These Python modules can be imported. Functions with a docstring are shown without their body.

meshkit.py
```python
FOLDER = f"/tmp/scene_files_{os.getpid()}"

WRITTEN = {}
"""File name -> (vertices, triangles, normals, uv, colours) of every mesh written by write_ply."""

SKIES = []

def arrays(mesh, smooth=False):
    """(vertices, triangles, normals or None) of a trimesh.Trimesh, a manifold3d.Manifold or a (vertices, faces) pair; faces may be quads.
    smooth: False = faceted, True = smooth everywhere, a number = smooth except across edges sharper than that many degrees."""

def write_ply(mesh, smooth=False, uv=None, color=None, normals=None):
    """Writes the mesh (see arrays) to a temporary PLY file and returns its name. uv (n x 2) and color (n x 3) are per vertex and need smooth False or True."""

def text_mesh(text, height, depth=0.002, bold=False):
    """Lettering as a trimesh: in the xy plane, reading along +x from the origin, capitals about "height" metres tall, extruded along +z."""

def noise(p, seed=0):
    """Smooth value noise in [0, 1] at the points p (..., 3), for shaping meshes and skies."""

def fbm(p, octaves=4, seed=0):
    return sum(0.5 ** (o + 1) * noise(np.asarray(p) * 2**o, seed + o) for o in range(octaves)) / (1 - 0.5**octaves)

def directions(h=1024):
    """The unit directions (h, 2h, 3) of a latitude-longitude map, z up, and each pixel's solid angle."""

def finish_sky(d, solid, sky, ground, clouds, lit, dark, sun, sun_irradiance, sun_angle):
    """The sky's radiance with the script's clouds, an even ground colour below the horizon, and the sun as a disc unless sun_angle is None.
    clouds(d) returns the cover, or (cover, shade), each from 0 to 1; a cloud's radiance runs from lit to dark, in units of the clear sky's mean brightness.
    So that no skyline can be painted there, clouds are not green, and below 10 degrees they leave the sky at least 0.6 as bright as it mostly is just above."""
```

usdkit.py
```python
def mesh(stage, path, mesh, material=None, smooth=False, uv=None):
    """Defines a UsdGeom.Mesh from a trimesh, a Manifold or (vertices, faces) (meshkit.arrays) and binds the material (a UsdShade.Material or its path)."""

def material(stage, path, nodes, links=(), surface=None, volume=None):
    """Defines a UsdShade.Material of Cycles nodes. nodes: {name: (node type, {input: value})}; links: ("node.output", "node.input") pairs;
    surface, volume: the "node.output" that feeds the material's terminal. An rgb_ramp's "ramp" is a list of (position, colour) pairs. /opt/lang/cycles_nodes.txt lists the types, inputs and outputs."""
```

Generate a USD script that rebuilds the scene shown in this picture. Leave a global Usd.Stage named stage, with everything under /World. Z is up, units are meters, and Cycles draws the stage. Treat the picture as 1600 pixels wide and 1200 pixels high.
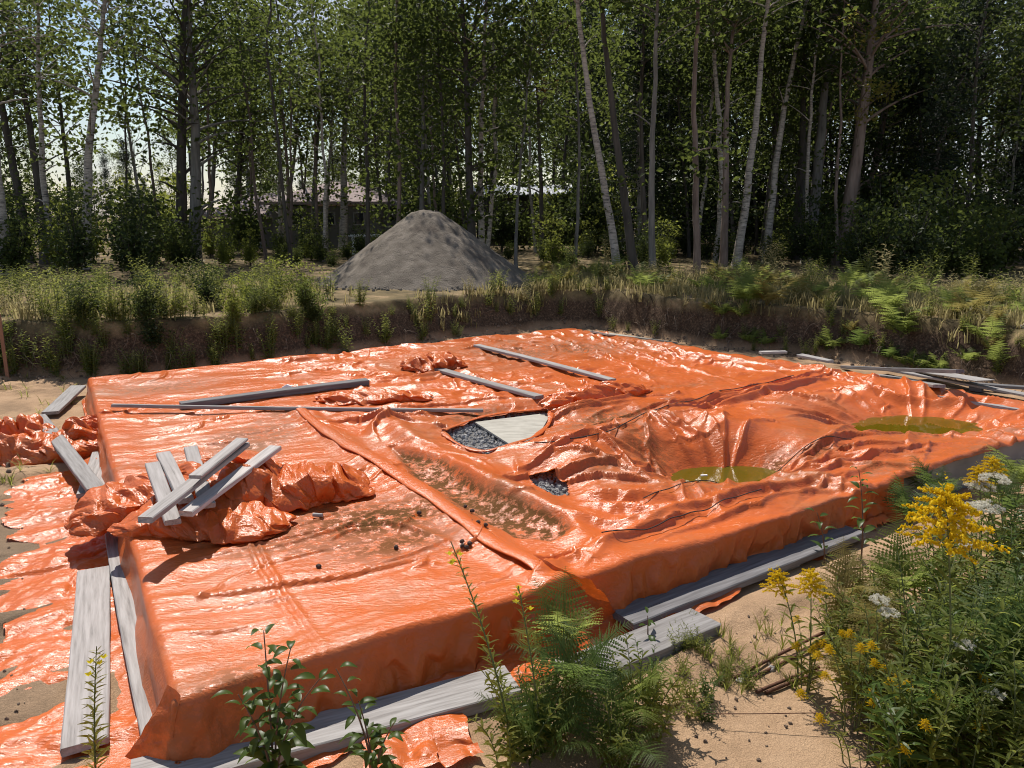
import math, numpy as np, trimesh, usdkit, meshkit
from scipy import ndimage
from scipy.interpolate import splprep, splev
from pxr import Usd, UsdGeom, UsdLux, UsdShade, Gf, Sdf, Vt

# ------------------------------------------------------------------ camera, sky, sun, exposure
stage = Usd.Stage.CreateInMemory()
UsdGeom.SetStageUpAxis(stage, UsdGeom.Tokens.z)
UsdGeom.Xform.Define(stage, '/World'); UsdGeom.Scope.Define(stage, '/World/Looks')
CAM_H, PITCH, FPX = 2.4, 12.3, 1209.0                 # metres, degrees, focal length in photo pixels (photo 1600 wide)
EXPOSURE = 0.38
SUN_AZ, SUN_EL = math.radians(-24.0), math.radians(56.0)   # azimuth from +y towards +x
SUN_I, SKY_I = 1.25, 0.08

cam = UsdGeom.Camera.Define(stage, '/World/camera')
cam.CreateHorizontalApertureAttr(36.0); cam.CreateVerticalApertureAttr(27.0)
cam.CreateFocalLengthAttr(36.0 * FPX / 1600); cam.CreateClippingRangeAttr((0.05, 5000.0))
cam.CreateExposureAttr(EXPOSURE); cam.CreateFStopAttr(0.0)
cam.AddTranslateOp().Set((0, 0, CAM_H)); cam.AddRotateXOp().Set(90.0 - PITCH)

def mat(name, nodes, links=(), surface='p.BSDF', volume=None):
    return usdkit.material(stage, '/World/Looks/' + name, nodes, links, surface=surface, volume=volume)

SUN = np.array([math.sin(SUN_AZ) * math.cos(SUN_EL), math.cos(SUN_AZ) * math.cos(SUN_EL), math.sin(SUN_EL)])
dome = UsdLux.DomeLight.Define(stage, '/World/sky')
dome.GetPrim().SetCustomDataByKey('kind', 'structure')
sky_m = mat('sky_look', {
    'sky': ('sky_texture', {'sky_type': 'single_scattering', 'sun_disc': False, 'sun_elevation': SUN_EL, 'sun_rotation': SUN_AZ, 'aerosol_density': 0.35, 'air_density': 1.25}),
    'tc': ('texture_coordinate', {}),
    'mp': ('mapping', {'scale': (2.2, 2.2, 6.0)}),
    'n': ('noise_texture', {'scale': 1.6, 'detail': 7.0, 'roughness': 0.55}),
    'r': ('rgb_ramp', {'ramp': [(0.44, (0, 0, 0)), (0.66, (.75, .75, .75))]}),
    'mx': ('mix', {'mix_type': 'mix', 'color2': (5.6, 5.8, 6.9)}),
    'bg': ('background_shader', {'strength': SKY_I})},
    [('tc.generated', 'mp.vector'), ('mp.vector', 'n.vector'), ('n.fac', 'r.fac'), ('r.color', 'mx.fac'), ('sky.color', 'mx.color1'), ('mx.color', 'bg.color')], surface='bg.background')
UsdShade.MaterialBindingAPI.Apply(dome.GetPrim()).Bind(sky_m)
sun = UsdLux.DistantLight.Define(stage, '/World/sun')
sun.CreateNormalizeAttr(True); sun.CreateIntensityAttr(SUN_I); sun.CreateAngleAttr(0.5); sun.CreateColorAttr((1.0, 0.94, 0.86))
sun.AddRotateZOp().Set(-math.degrees(SUN_AZ)); sun.AddRotateXOp().Set(-(90.0 - math.degrees(SUN_EL)))

# ------------------------------------------------------------------ helpers
_c, _s = math.cos(math.radians(PITCH)), math.sin(math.radians(PITCH))
def ray(px, py):
    a, b = (px - 800) / FPX, -(py - 600) / FPX
    return np.array([a, _c + _s * b, -_s + _c * b])
def P(px, py, z=0.0):                                   # the point at height z seen at a pixel of the photograph
    d = ray(px, py); return np.array([0, 0, CAM_H]) + d * ((z - CAM_H) / d[2])
def PY(px, py, y):                                      # ... at forward distance y
    d = ray(px, py); return np.array([0, 0, CAM_H]) + d * (y / d[1])
def pix(p):
    p = np.asarray(p, float) - [0, 0, CAM_H]
    zc = p[..., 1] * _c - p[..., 2] * _s
    return np.stack([800 + FPX * p[..., 0] / zc, 600 - FPX * (p[..., 1] * _s + p[..., 2] * _c) / zc], -1)

def _noise(p, seed=0):                                  # meshkit's value noise, in cache-sized pieces
    p = np.asarray(p, float); sh = p.shape[:-1]; q = p.reshape(-1, 3); res = np.empty(len(q))
    for s in range(0, len(q), 16384):
        c = q[s:s + 16384]; i = np.floor(c).astype(np.int64); t = c - i; t = t * t * (3 - 2 * t); o = 0.0
        iu = i.astype(np.uint32); u = np.uint32
        X = [(iu[:, 0] + u(a)) * u(374761393) + u(seed * 144665 & 0xFFFFFFFF) for a in (0, 1)]; Y = [(iu[:, 1] + u(a)) * u(668265263) for a in (0, 1)]; Z = [(iu[:, 2] + u(a)) * u(2147483647) for a in (0, 1)]
        flat = not t[:, 2].any()
        for a in (0, 1):
            wa = t[:, 0] if a else 1 - t[:, 0]
            for b in (0, 1):
                w = wa * (t[:, 1] if b else 1 - t[:, 1]); xy = X[a] + Y[b]
                for k in ((0,) if flat else (0, 1)):
                    h = xy + Z[k]; h = (h ^ (h >> u(13))) * u(1274126177)
                    o = o + ((h ^ (h >> u(16))) & u(0xFFFFFF)) * (w if flat else w * (t[:, 2] if k else 1 - t[:, 2]))
        res[s:s + 16384] = o
    return (res / 16777215.0).reshape(sh)
meshkit.noise = _noise

_used = {}
def newpath(name, parent):
    base = (str(parent.GetPath()) if parent else '/World') + '/' + name
    k = _used.get(base, 0); _used[base] = k + 1
    return base if k == 0 else f'{base}_{k:03d}'
def prim_of(o): return o.GetPrim() if hasattr(o, 'GetPrim') else o
def tag(o, label=None, cat=None, group=None, kind=None):
    o = prim_of(o)
    for k, v in (('label', label), ('category', cat), ('group', group), ('kind', kind)):
        if v: o.SetCustomDataByKey(k, v)
    return o
def put(name, mesh, material, parent=None, smooth=False, loc=None, rotz=None, mtx=None, **tags):
    m = usdkit.mesh(stage, newpath(name, prim_of(parent) if parent else None), mesh, material, smooth)
    if mtx is not None: m.AddTransformOp().Set(Gf.Matrix4d(np.asarray(mtx, float).T.tolist()))
    elif loc is not None:
        m.AddTranslateOp().Set(tuple(map(float, loc)))
        if rotz is not None: m.AddRotateZOp().Set(math.degrees(rotz))
    return tag(m, **tags)
def thing(name, label, cat, loc=(0, 0, 0), rotz=0.0, scale=None, group=None, kind=None, tilt=None):
    x = UsdGeom.Xform.Define(stage, newpath(name, None))
    x.AddTranslateOp().Set(tuple(map(float, loc))); x.AddRotateZOp().Set(math.degrees(rotz))
    if tilt: x.AddRotateXOp().Set(math.degrees(tilt))
    if scale is not None: x.AddScaleOp().Set((scale,) * 3 if np.ndim(scale) == 0 else tuple(map(float, scale)))
    return tag(x, label, cat, group, kind)
def dup(src, loc, rotz, label, group=None, scale=1.0, tilt=None, cat=None):
    was = src.GetCustomData()
    nm = src.GetName().split('_0')[0]
    r = thing(nm, label, cat or was.get('category'), loc, rotz, scale, group, tilt=tilt)
    for ch in src.GetChildren():                        # each part by reference, so that the copy keeps its own place
        c = stage.DefinePrim(r.GetPath().AppendChild(ch.GetName())); c.GetReferences().AddInternalReference(ch.GetPath())
    return r

class MB:
    def __init__(self): self.v, self.f, self.n = [], [], 0
    def add(self, v, f):
        v = np.asarray(v, float).reshape(-1, 3); f = np.asarray(f, int)
        if f.shape[1] == 4: f = np.vstack([f[:, [0, 1, 2]], f[:, [0, 2, 3]]])
        self.v.append(v); self.f.append(f + self.n); self.n += len(v)
    def get(self): return np.vstack(self.v), np.vstack(self.f)
def tube(path, rad, sides=8, caps=True, flat=1.0):
    p = np.asarray(path, float); n = len(p); r = np.broadcast_to(np.asarray(rad, float), (n,))
    t = np.gradient(p, axis=0); t /= np.linalg.norm(t, axis=1, keepdims=True) + 1e-12
    ref = np.array([0, 0, 1.0]) if abs(t[:, 2]).mean() < 0.75 else np.array([1.0, 0, 0])
    a = np.cross(t, ref); a /= np.linalg.norm(a, axis=1, keepdims=True) + 1e-12
    b = np.cross(a, t)
    ang = np.linspace(0, 2 * np.pi, sides, endpoint=False)
    v = p[:, None] + r[:, None, None] * (np.cos(ang)[None, :, None] * a[:, None] + flat * np.sin(ang)[None, :, None] * b[:, None])
    i = np.arange(n - 1)[:, None] * sides; j = np.arange(sides)[None]; k = (j + 1) % sides
    f = np.stack([i + j, i + k, i + sides + k, i + sides + j], -1).reshape(-1, 4)
    f = np.vstack([f[:, [0, 2, 1]], f[:, [0, 3, 2]]]); v = v.reshape(-1, 3)
    if caps:
        e = n * sides; v = np.vstack([v, p[0], p[-1]])
        jj = np.arange(sides); kk = (jj + 1) % sides; o = (n - 1) * sides
        f = np.vstack([f, np.stack([np.full(sides, e), kk, jj][::1], -1), np.stack([np.full(sides, e + 1), o + jj, o + kk], -1)])
    return v, f
def curve(pts, n=20):
    pts = np.asarray(pts, float)
    if len(pts) == 2: return pts[0] + (pts[1] - pts[0]) * np.linspace(0, 1, n)[:, None]
    tck, _ = splprep(pts.T, s=0, k=min(3, len(pts) - 1)); return np.array(splev(np.linspace(0, 1, n), tck)).T
def unit(v): v = np.asarray(v, float); return v / (np.linalg.norm(v, axis=-1, keepdims=True) + 1e-12)
def sstep(a, b, x): t = np.clip((x - a) / (b - a), 0, 1); return t * t * (3 - 2 * t)
def fbm2(x, y, s, seed=0, o=4): return meshkit.fbm(np.stack([x * s, y * s, np.full_like(x, 0.37 + seed)], -1), o, seed)
def seg_dist(x, y, pts, closed=False):                  # distance to a polyline, and how far along it (metres)
    pts = np.asarray(pts, float)[:, :2]; best = np.full(x.shape, 1e9); along = np.zeros(x.shape); run = 0.0
    n = len(pts) if closed else len(pts) - 1
    for i in range(n):
        a, b = pts[i], pts[(i + 1) % len(pts)]; d = b - a; L = np.hypot(*d)
        t = np.clip(((x - a[0]) * d[0] + (y - a[1]) * d[1]) / (L * L), 0, 1)
        q = np.hypot(x - a[0] - t * d[0], y - a[1] - t * d[1])
        w = q < best; best = np.where(w, q, best); along = np.where(w, run + t * L, along); run += L
    return best, along
def inside(x, y, poly):
    poly = np.asarray(poly, float)[:, :2]; c = np.zeros(x.shape, bool)
    for i in range(len(poly)):
        a, b = poly[i], poly[i - 1]
        with np.errstate(divide='ignore', invalid='ignore'):
            c ^= ((a[1] > y) != (b[1] > y)) & (x < (b[0] - a[0]) * (y - a[1]) / (b[1] - a[1]) + a[0])
    return c

from scipy.interpolate import LinearNDInterpolator
def facets(x, y, step, seed, rot=0.55, stretch=2.0):    # flat facets with sharp edges, between -.5 and .5: crumpled sheet
    r = np.random.default_rng(seed); c, s = math.cos(rot), math.sin(rot); a, b = (x * c + y * s) / stretch, -x * s + y * c
    ga, gb = np.meshgrid(np.arange(a.min() - 2 * step, a.max() + 2 * step, step), np.arange(b.min() - 2 * step, b.max() + 2 * step, step), indexing='ij')
    pts = np.stack([ga, gb], -1).reshape(-1, 2) + r.uniform(-.48, .48, (ga.size, 2)) * step
    return LinearNDInterpolator(pts, r.random(len(pts)) - .5)(a, b)

# ------------------------------------------------------------------ ground plan (from the photograph's corner points)
TOP = 0.33                                              # height of the covered foundation
QA, QB, QC = (P(*q, TOP)[:2] for q in ((283, 1088), (142, 590), (895, 513)))
QD = np.array([6.35, 8.1])
QUAD = np.array([QA, QD, QC, QB])
TOE = [P(*q, 0.0)[:2] for q in ((-260, 640), (0, 592), (150, 590), (300, 581), (500, 557), (700, 531), (850, 514), (930, 513), (1100, 541), (1300, 562), (1450, 584), (1600, 608))]
PIT = np.array(TOE + [(9.2, 10.6), (8.8, 9.0), (6.0, 6.2), (3.6, 3.7), (2.1, 2.3), (1.6, 1.3), (-1.0, 1.2), (-9, 1.0), (-14, 5)])
def quad_sdf(x, y):                                     # > 0 outside the foundation's rectangle
    d = np.full(x.shape, -1e9)
    for i in range(4):
        a, b = QUAD[i], QUAD[(i + 1) % 4]; t = unit(b - a); n = np.array([t[1], -t[0]])
        d = np.maximum(d, (x - a[0]) * n[0] + (y - a[1]) * n[1])
    return d
def to_uv(x, y):                                        # inverse bilinear, by Newton
    u = np.full(x.shape, 0.5); v = u.copy()
    for _ in range(8):
        px, py = from_uv(u, v); ex, ey = x - px, y - py
        du = (QD - QA)[:, None] * (1 - v.ravel()) + (QC - QB)[:, None] * v.ravel()
        dv = (QB - QA)[:, None] * (1 - u.ravel()) + (QC - QD)[:, None] * u.ravel()
        det = du[0] * dv[1] - du[1] * dv[0]; ex, ey = ex.ravel(), ey.ravel()
        u = (u.ravel() + (ex * dv[1] - ey * dv[0]) / det).reshape(x.shape); v = (v.ravel() + (du[0] * ey - du[1] * ex) / det).reshape(x.shape)
    return u, v
def from_uv(u, v):
    w = [(1 - u) * (1 - v), u * (1 - v), u * v, (1 - u) * v]
    return sum(k * q[0] for k, q in zip(w, (QA, QD, QC, QB))), sum(k * q[1] for k, q in zip(w, (QA, QD, QC, QB)))

BANK = 0.80
def base_ground(x, y, soil=False):
    ins = inside(x, y, PIT); d, al = seg_dist(x, y, PIT, True); out = np.where(ins, -d, d)
    wob = 0.42 * (fbm2(x, y, 1.1, 3) - 0.5) + 0.16 * (fbm2(x, y, 4.0, 9, 3) - 0.5)
    near = sstep(6.5, 3.0, y) * sstep(-4, 0.5, x)
    width = 0.30 + 0.9 * near + 1.1 * np.maximum(fbm2(x, y, 0.7, 12, 3) - 0.42, -.1)
    up = sstep(0.0, 1.0, (out + wob) / width)
    hgt = BANK + 0.10 * (fbm2(x, y, 0.4, 5, 3) - 0.5) + 0.006 * np.clip(y - 16, 0, 60) - 0.25 * near
    h = up * hgt
    h += (1 - up) * 0.035 * (fbm2(x, y, 1.1, 2, 4) - 0.5) + 0.05 * up * (fbm2(x, y, 3.0, 8, 3) - 0.5)
    h += 0.09 * np.exp(-((out - 0.1) / 0.3) ** 2) * (fbm2(x, y, 5.0, 21, 4) - 0.4) * (1 - near)
    return (h, up * (1 - near)) if soil else h
# ------------------------------------------------------------------ the tarp: a sheet laid over the foundation, creased fold by fold
def pw(*q, z=TOP): return np.array([P(*k, z)[:2] for k in q])
BOWL1, BOWL2 = P(1128, 738, 0.10)[:2], P(1432, 664, 0.12)[:2]
SEAM = pw((470, 640), (560, 706), (700, 796), (800, 868), (925, 935))                       # where the far sheet's edge lies over the near one
RIDGE2 = pw((590, 652), (645, 686), (715, 726), (800, 772), (888, 812), (935, 852))         # far side of the stained trough
TROUGH = pw((612, 700), (690, 722), (760, 770), (880, 820), (896, 836), (860, 846), (806, 842), (724, 792), (640, 738), z=TOP - .05)
HOLE1 = pw((688, 682), (742, 660), (800, 650), (862, 643), (860, 664), (838, 690), (800, 706), (762, 716), (724, 708), z=0.22)
HOLE2 = pw((816, 752), (852, 748), (886, 762), (890, 785), (852, 776), z=0.22)
HUMP = pw((905, 712), (985, 672), (1060, 650), (1150, 668))
rng = np.random.default_rng(11)
def gauss(x, y, c, rx, ry, rot, p=2.0):
    dx, dy = x - c[0], y - c[1]; dx, dy = dx + .35 * rx * (fbm2(x, y, 1.1, 44, 2) - .5), dy + .35 * rx * (fbm2(x, y, 1.1, 45, 2) - .5); a = dx * math.cos(rot) + dy * math.sin(rot); b = -dx * math.sin(rot) + dy * math.cos(rot)
    return np.exp(-((a / rx) ** 2 + (b / ry) ** 2) ** (p / 2))
def lay(x, y, e):                                       # the broad shape of the covered foundation
    h = np.full(x.shape, TOP) + 0.03 * (fbm2(x, y, 0.9, 31, 3) - 0.5)
    h -= 0.03 * sstep(0.0, 0.35, -e)
    h -= 0.40 * gauss(x, y, BOWL1, 0.74, 0.50, 0.40, 2.6)
    h -= 0.34 * gauss(x, y, BOWL2, 1.00, 0.62, 0.25, 2.4)
    d, _ = seg_dist(x, y, HUMP); h += 0.12 * np.exp(-(d / 0.34) ** 2)
    d, al = seg_dist(x, y, SEAM); h += 0.035 * np.exp(-(d / 0.13) ** 4)
    d, al = seg_dist(x, y, RIDGE2); h += (0.075 + 0.03 * np.sin(al * 3.1)) * np.exp(-(d / (0.15 + 0.03 * np.sin(al * 5))) ** 2)
    ins = inside(x, y, TROUGH); d, _ = seg_dist(x, y, TROUGH, True); h -= 0.065 * sstep(-0.05, 0.07, np.where(ins, d, -d))
    for H in (HOLE1, HOLE2):
        ins = inside(x, y, H); d, _ = seg_dist(x, y, H, True); h -= 0.04 * sstep(-0.25, 0.0, np.where(ins, d, -d))
    for c, r, dp in (((955, 648), .5, .05), ((800, 545), .45, .025), ((905, 540), .6, .03), ((1215, 692), .3, .03), ((1040, 560), .5, .02), ((255, 598), .5, .025), ((700, 650), .35, .02)):
        h -= dp * gauss(x, y, P(*c, TOP)[:2], r, r * .7, 0.5)
    return h
CREASES = []                                            # (polyline, height, width, skew)
def crease(pts, amp, w, skew=0.0, n=14, wob=0.03):
    c = curve(pts, n); c = c + np.cumsum(rng.normal(0, wob / 3, c.shape), 0) * (np.linspace(0, 1, n) * np.linspace(1, 0, n) * 4)[:, None]
    CREASES.append((c, amp, w, skew))
def radial(c, r0, r1, a0, a1, n, amp, w):               # folds drawn together by a sagging pool
    for a in np.linspace(a0, a1, n):
        a += rng.normal(0, 0.4 * (a1 - a0) / n); s = rng.uniform(0.7, 1.15); bend = rng.normal(0, 0.25)
        rr = np.array([r0, (r0 + r1 * s) / 2, r1 * s])
        aa = a + np.array([0, bend * .3, bend])
        crease(np.stack([c[0] + rr * np.cos(aa) * 1.25, c[1] + rr * np.sin(aa)], 1), amp * rng.uniform(0.5, 1.3), w * rng.uniform(0.6, 1.5), rng.uniform(-.6, .6))
radial(BOWL1, 0.28, 1.5, -3.0, 3.3, 17, 0.036, 0.060)
radial(BOWL2, 0.40, 1.8, -3.0, 3.3, 20, 0.032, 0.060)
# long folds of the far sheet, in photograph pixels
for pts, amp, w in (
    (((745, 648), (860, 638), (1005, 606)), .05, .07), (((760, 668), (880, 640), (1000, 622)), .03, .05),
    (((905, 665), (1010, 640), (1130, 620), (1310, 582)), .06, .08), (((985, 660), (1090, 632), (1240, 596), (1330, 575)), .05, .05), (((1010, 650), (1140, 612), (1290, 578)), .05, .05),
    (((1060, 640), (1180, 612), (1280, 590)), .04, .04), (((1290, 596), (1380, 606), (1480, 612), (1590, 622)), .05, .06), (((1240, 566), (1330, 590), (1420, 612)), .04, .05),
    (((848, 522), (920, 545), (1030, 600)), .03, .07), (((905, 520), (1010, 552), (1140, 590)), .03, .06), (((935, 524), (1090, 560), (1260, 588)), .03, .06), (((990, 530), (1150, 560), (1300, 580)), .03, .05),
    (((690, 570), (780, 590), (880, 612)), .02, .05), (((520, 600), (620, 590), (720, 570)), .02, .05), (((560, 640), (700, 625), (830, 618)), .025, .04),
    (((540, 652), (600, 660), (650, 655)), .05, .05), (((590, 680), (585, 660), (620, 648)), .06, .06), (((500, 660), (590, 650), (680, 640)), .03, .04),
    (((930, 870), (1060, 800), (1250, 752), (1400, 716)), .05, .10), (((925, 862), (1010, 822), (1100, 796)), .035, .05), (((1000, 850), (1150, 800), (1330, 760)), .03, .06),
    (((770, 745), (880, 735), (980, 720)), .05, .06), (((800, 730), (900, 700), (985, 676)), .05, .05), (((840, 745), (930, 742), (1040, 750)), .05, .05), (((890, 770), (970, 770), (1060, 768)), .05, .06),
    (((870, 690), (930, 700), (1000, 735)), .05, .05), (((905, 780), (1000, 790), (1080, 790)), .04, .05), (((850, 715), (940, 720), (1020, 745)), .04, .04), (((880, 800), (960, 812), (1050, 800)), .04, .05),
    (((1080, 650), (1130, 690), (1100, 730)), .03, .05), (((1010, 660), (1030, 700), (1060, 735)), .03, .05), (((1200, 720), (1290, 690), (1390, 672)), .05, .06), (((1210, 735), (1320, 700), (1410, 688)), .04, .05), (((1230, 745), (1350, 712), (1480, 690)), .04, .05), (((1220, 700), (1300, 678), (1370, 668)), .03, .05),
    (((800, 880), (860, 868), (920, 862)), .03, .05), (((830, 905), (880, 880), (930, 872)), .03, .04)):
    crease(pw(*pts), amp, w, rng.uniform(-.5, .5), 22, 0.05)
for pts, amp, w in ((((250, 935), (425, 912), (560, 888), (700, 853)), .028, .026), (((240, 965), (330, 945), (470, 925)), .014, .022), (((395, 856), (500, 828), (605, 795)), .018, .022), (((225, 860), (310, 845), (385, 833)), .016, .02),
    (((300, 690), (345, 745), (385, 830), (420, 905), (470, 985), (520, 1085)), .012, .016), (((312, 690), (357, 745), (398, 830), (434, 902), (486, 982), (538, 1080)), .012, .016), (((618, 830), (640, 808), (662, 788)), .014, .016), (((230, 995), (330, 985), (440, 960)), .012, .02),
    (((520, 770), (600, 735), (660, 700)), .012, .02), (((560, 700), (640, 690), (690, 700)), .015, .02), (((190, 690), (250, 680), (330, 668)), .012, .02), (((170, 655), (260, 650), (360, 655)), .012, .025), (((480, 900), (600, 870), (720, 830)), .010, .018)):
    crease(pw(*pts), amp * .8, w * 1.35, 0.5, 30, 0.004)
# sharp fold lines running across the near strip, and small ones everywhere
for k in range(16):
    v0 = rng.uniform(0.02, 0.72); u0, u1 = rng.uniform(0.0, 0.06), rng.uniform(0.12, 0.29)
    q = [from_uv(np.array([t]), np.array([v0 + 0.03 * (t - u0) / .2 + rng.normal(0, .005)])) for t in np.linspace(u0, u1, 4)]
    crease(np.array([[float(a[0][0]), float(a[1][0])] for a in q]), rng.uniform(.005, .011), rng.uniform(.012, .022), 0.8, wob=.01)
for k in range(330):
    u0, v0 = rng.uniform(0.0, 1.0), rng.uniform(0, 1)
    if u0 < 0.27 and rng.random() < 0.8: continue
    a = rng.normal(0.55, 0.5) if rng.random() < .7 else rng.uniform(0, 3.14); L = rng.uniform(0.15, 0.8)
    q0 = np.array([float(t[0]) for t in from_uv(np.array([u0]), np.array([v0]))])
    m = q0 + L / 2 * np.array([math.cos(a), math.sin(a)]) + rng.normal(0, .05, 2)
    crease(np.array([q0, m, q0 + L * np.array([math.cos(a + .2), math.sin(a + .2)])]), rng.uniform(.006, .024), rng.uniform(.015, .05), rng.uniform(-.8, .8))

def fold_height(x, y):
    out = np.zeros(x.shape)
    shp = x.shape
    for c, amp, w, skew in CREASES:
        lo, hi = c.min(0) - 4 * w, c.max(0) + 4 * w
        m = (x > lo[0]) & (x < hi[0]) & (y > lo[1]) & (y < hi[1])
        if not m.any(): continue
        xs, ys = x[m], y[m]
        best = np.full(xs.shape, 1e9); sd = np.zeros(xs.shape); tt = np.zeros(xs.shape); n = len(c) - 1
        for i in range(n):
            a, b = c[i], c[i + 1]; d = b - a; L2 = d @ d + 1e-12
            t = np.clip(((xs - a[0]) * d[0] + (ys - a[1]) * d[1]) / L2, 0, 1)
            ex, ey = xs - a[0] - t * d[0], ys - a[1] - t * d[1]; q = np.hypot(ex, ey); k = q < best
            best = np.where(k, q, best); sd = np.where(k, np.sign(d[0] * ey - d[1] * ex), sd); tt = np.where(k, (i + t) / n, tt)
        taper = np.clip(np.sin(np.pi * np.clip(tt, 0.02, 0.98)), 0, 1) ** 0.6
        lc = np.array([-(c[-1] - c[0])[1], (c[-1] - c[0])[0]]); tow = np.sign(lc @ -c.mean(0)) * (1 if (abs(skew) * 977) % 1 < .72 else -1)
        ww = w * np.where(sd * tow > 0, .35, 1.35)
        out[m] += amp * taper * (np.exp(-(best / ww) ** 2) * 0.55 + 0.75 * np.exp(-best / (0.5 * ww)) - 0.25 * np.exp(-((best - 2.0 * w) / w) ** 2))
    return np.where(out > 0, .075 * np.tanh(out / .075), out)

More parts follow.
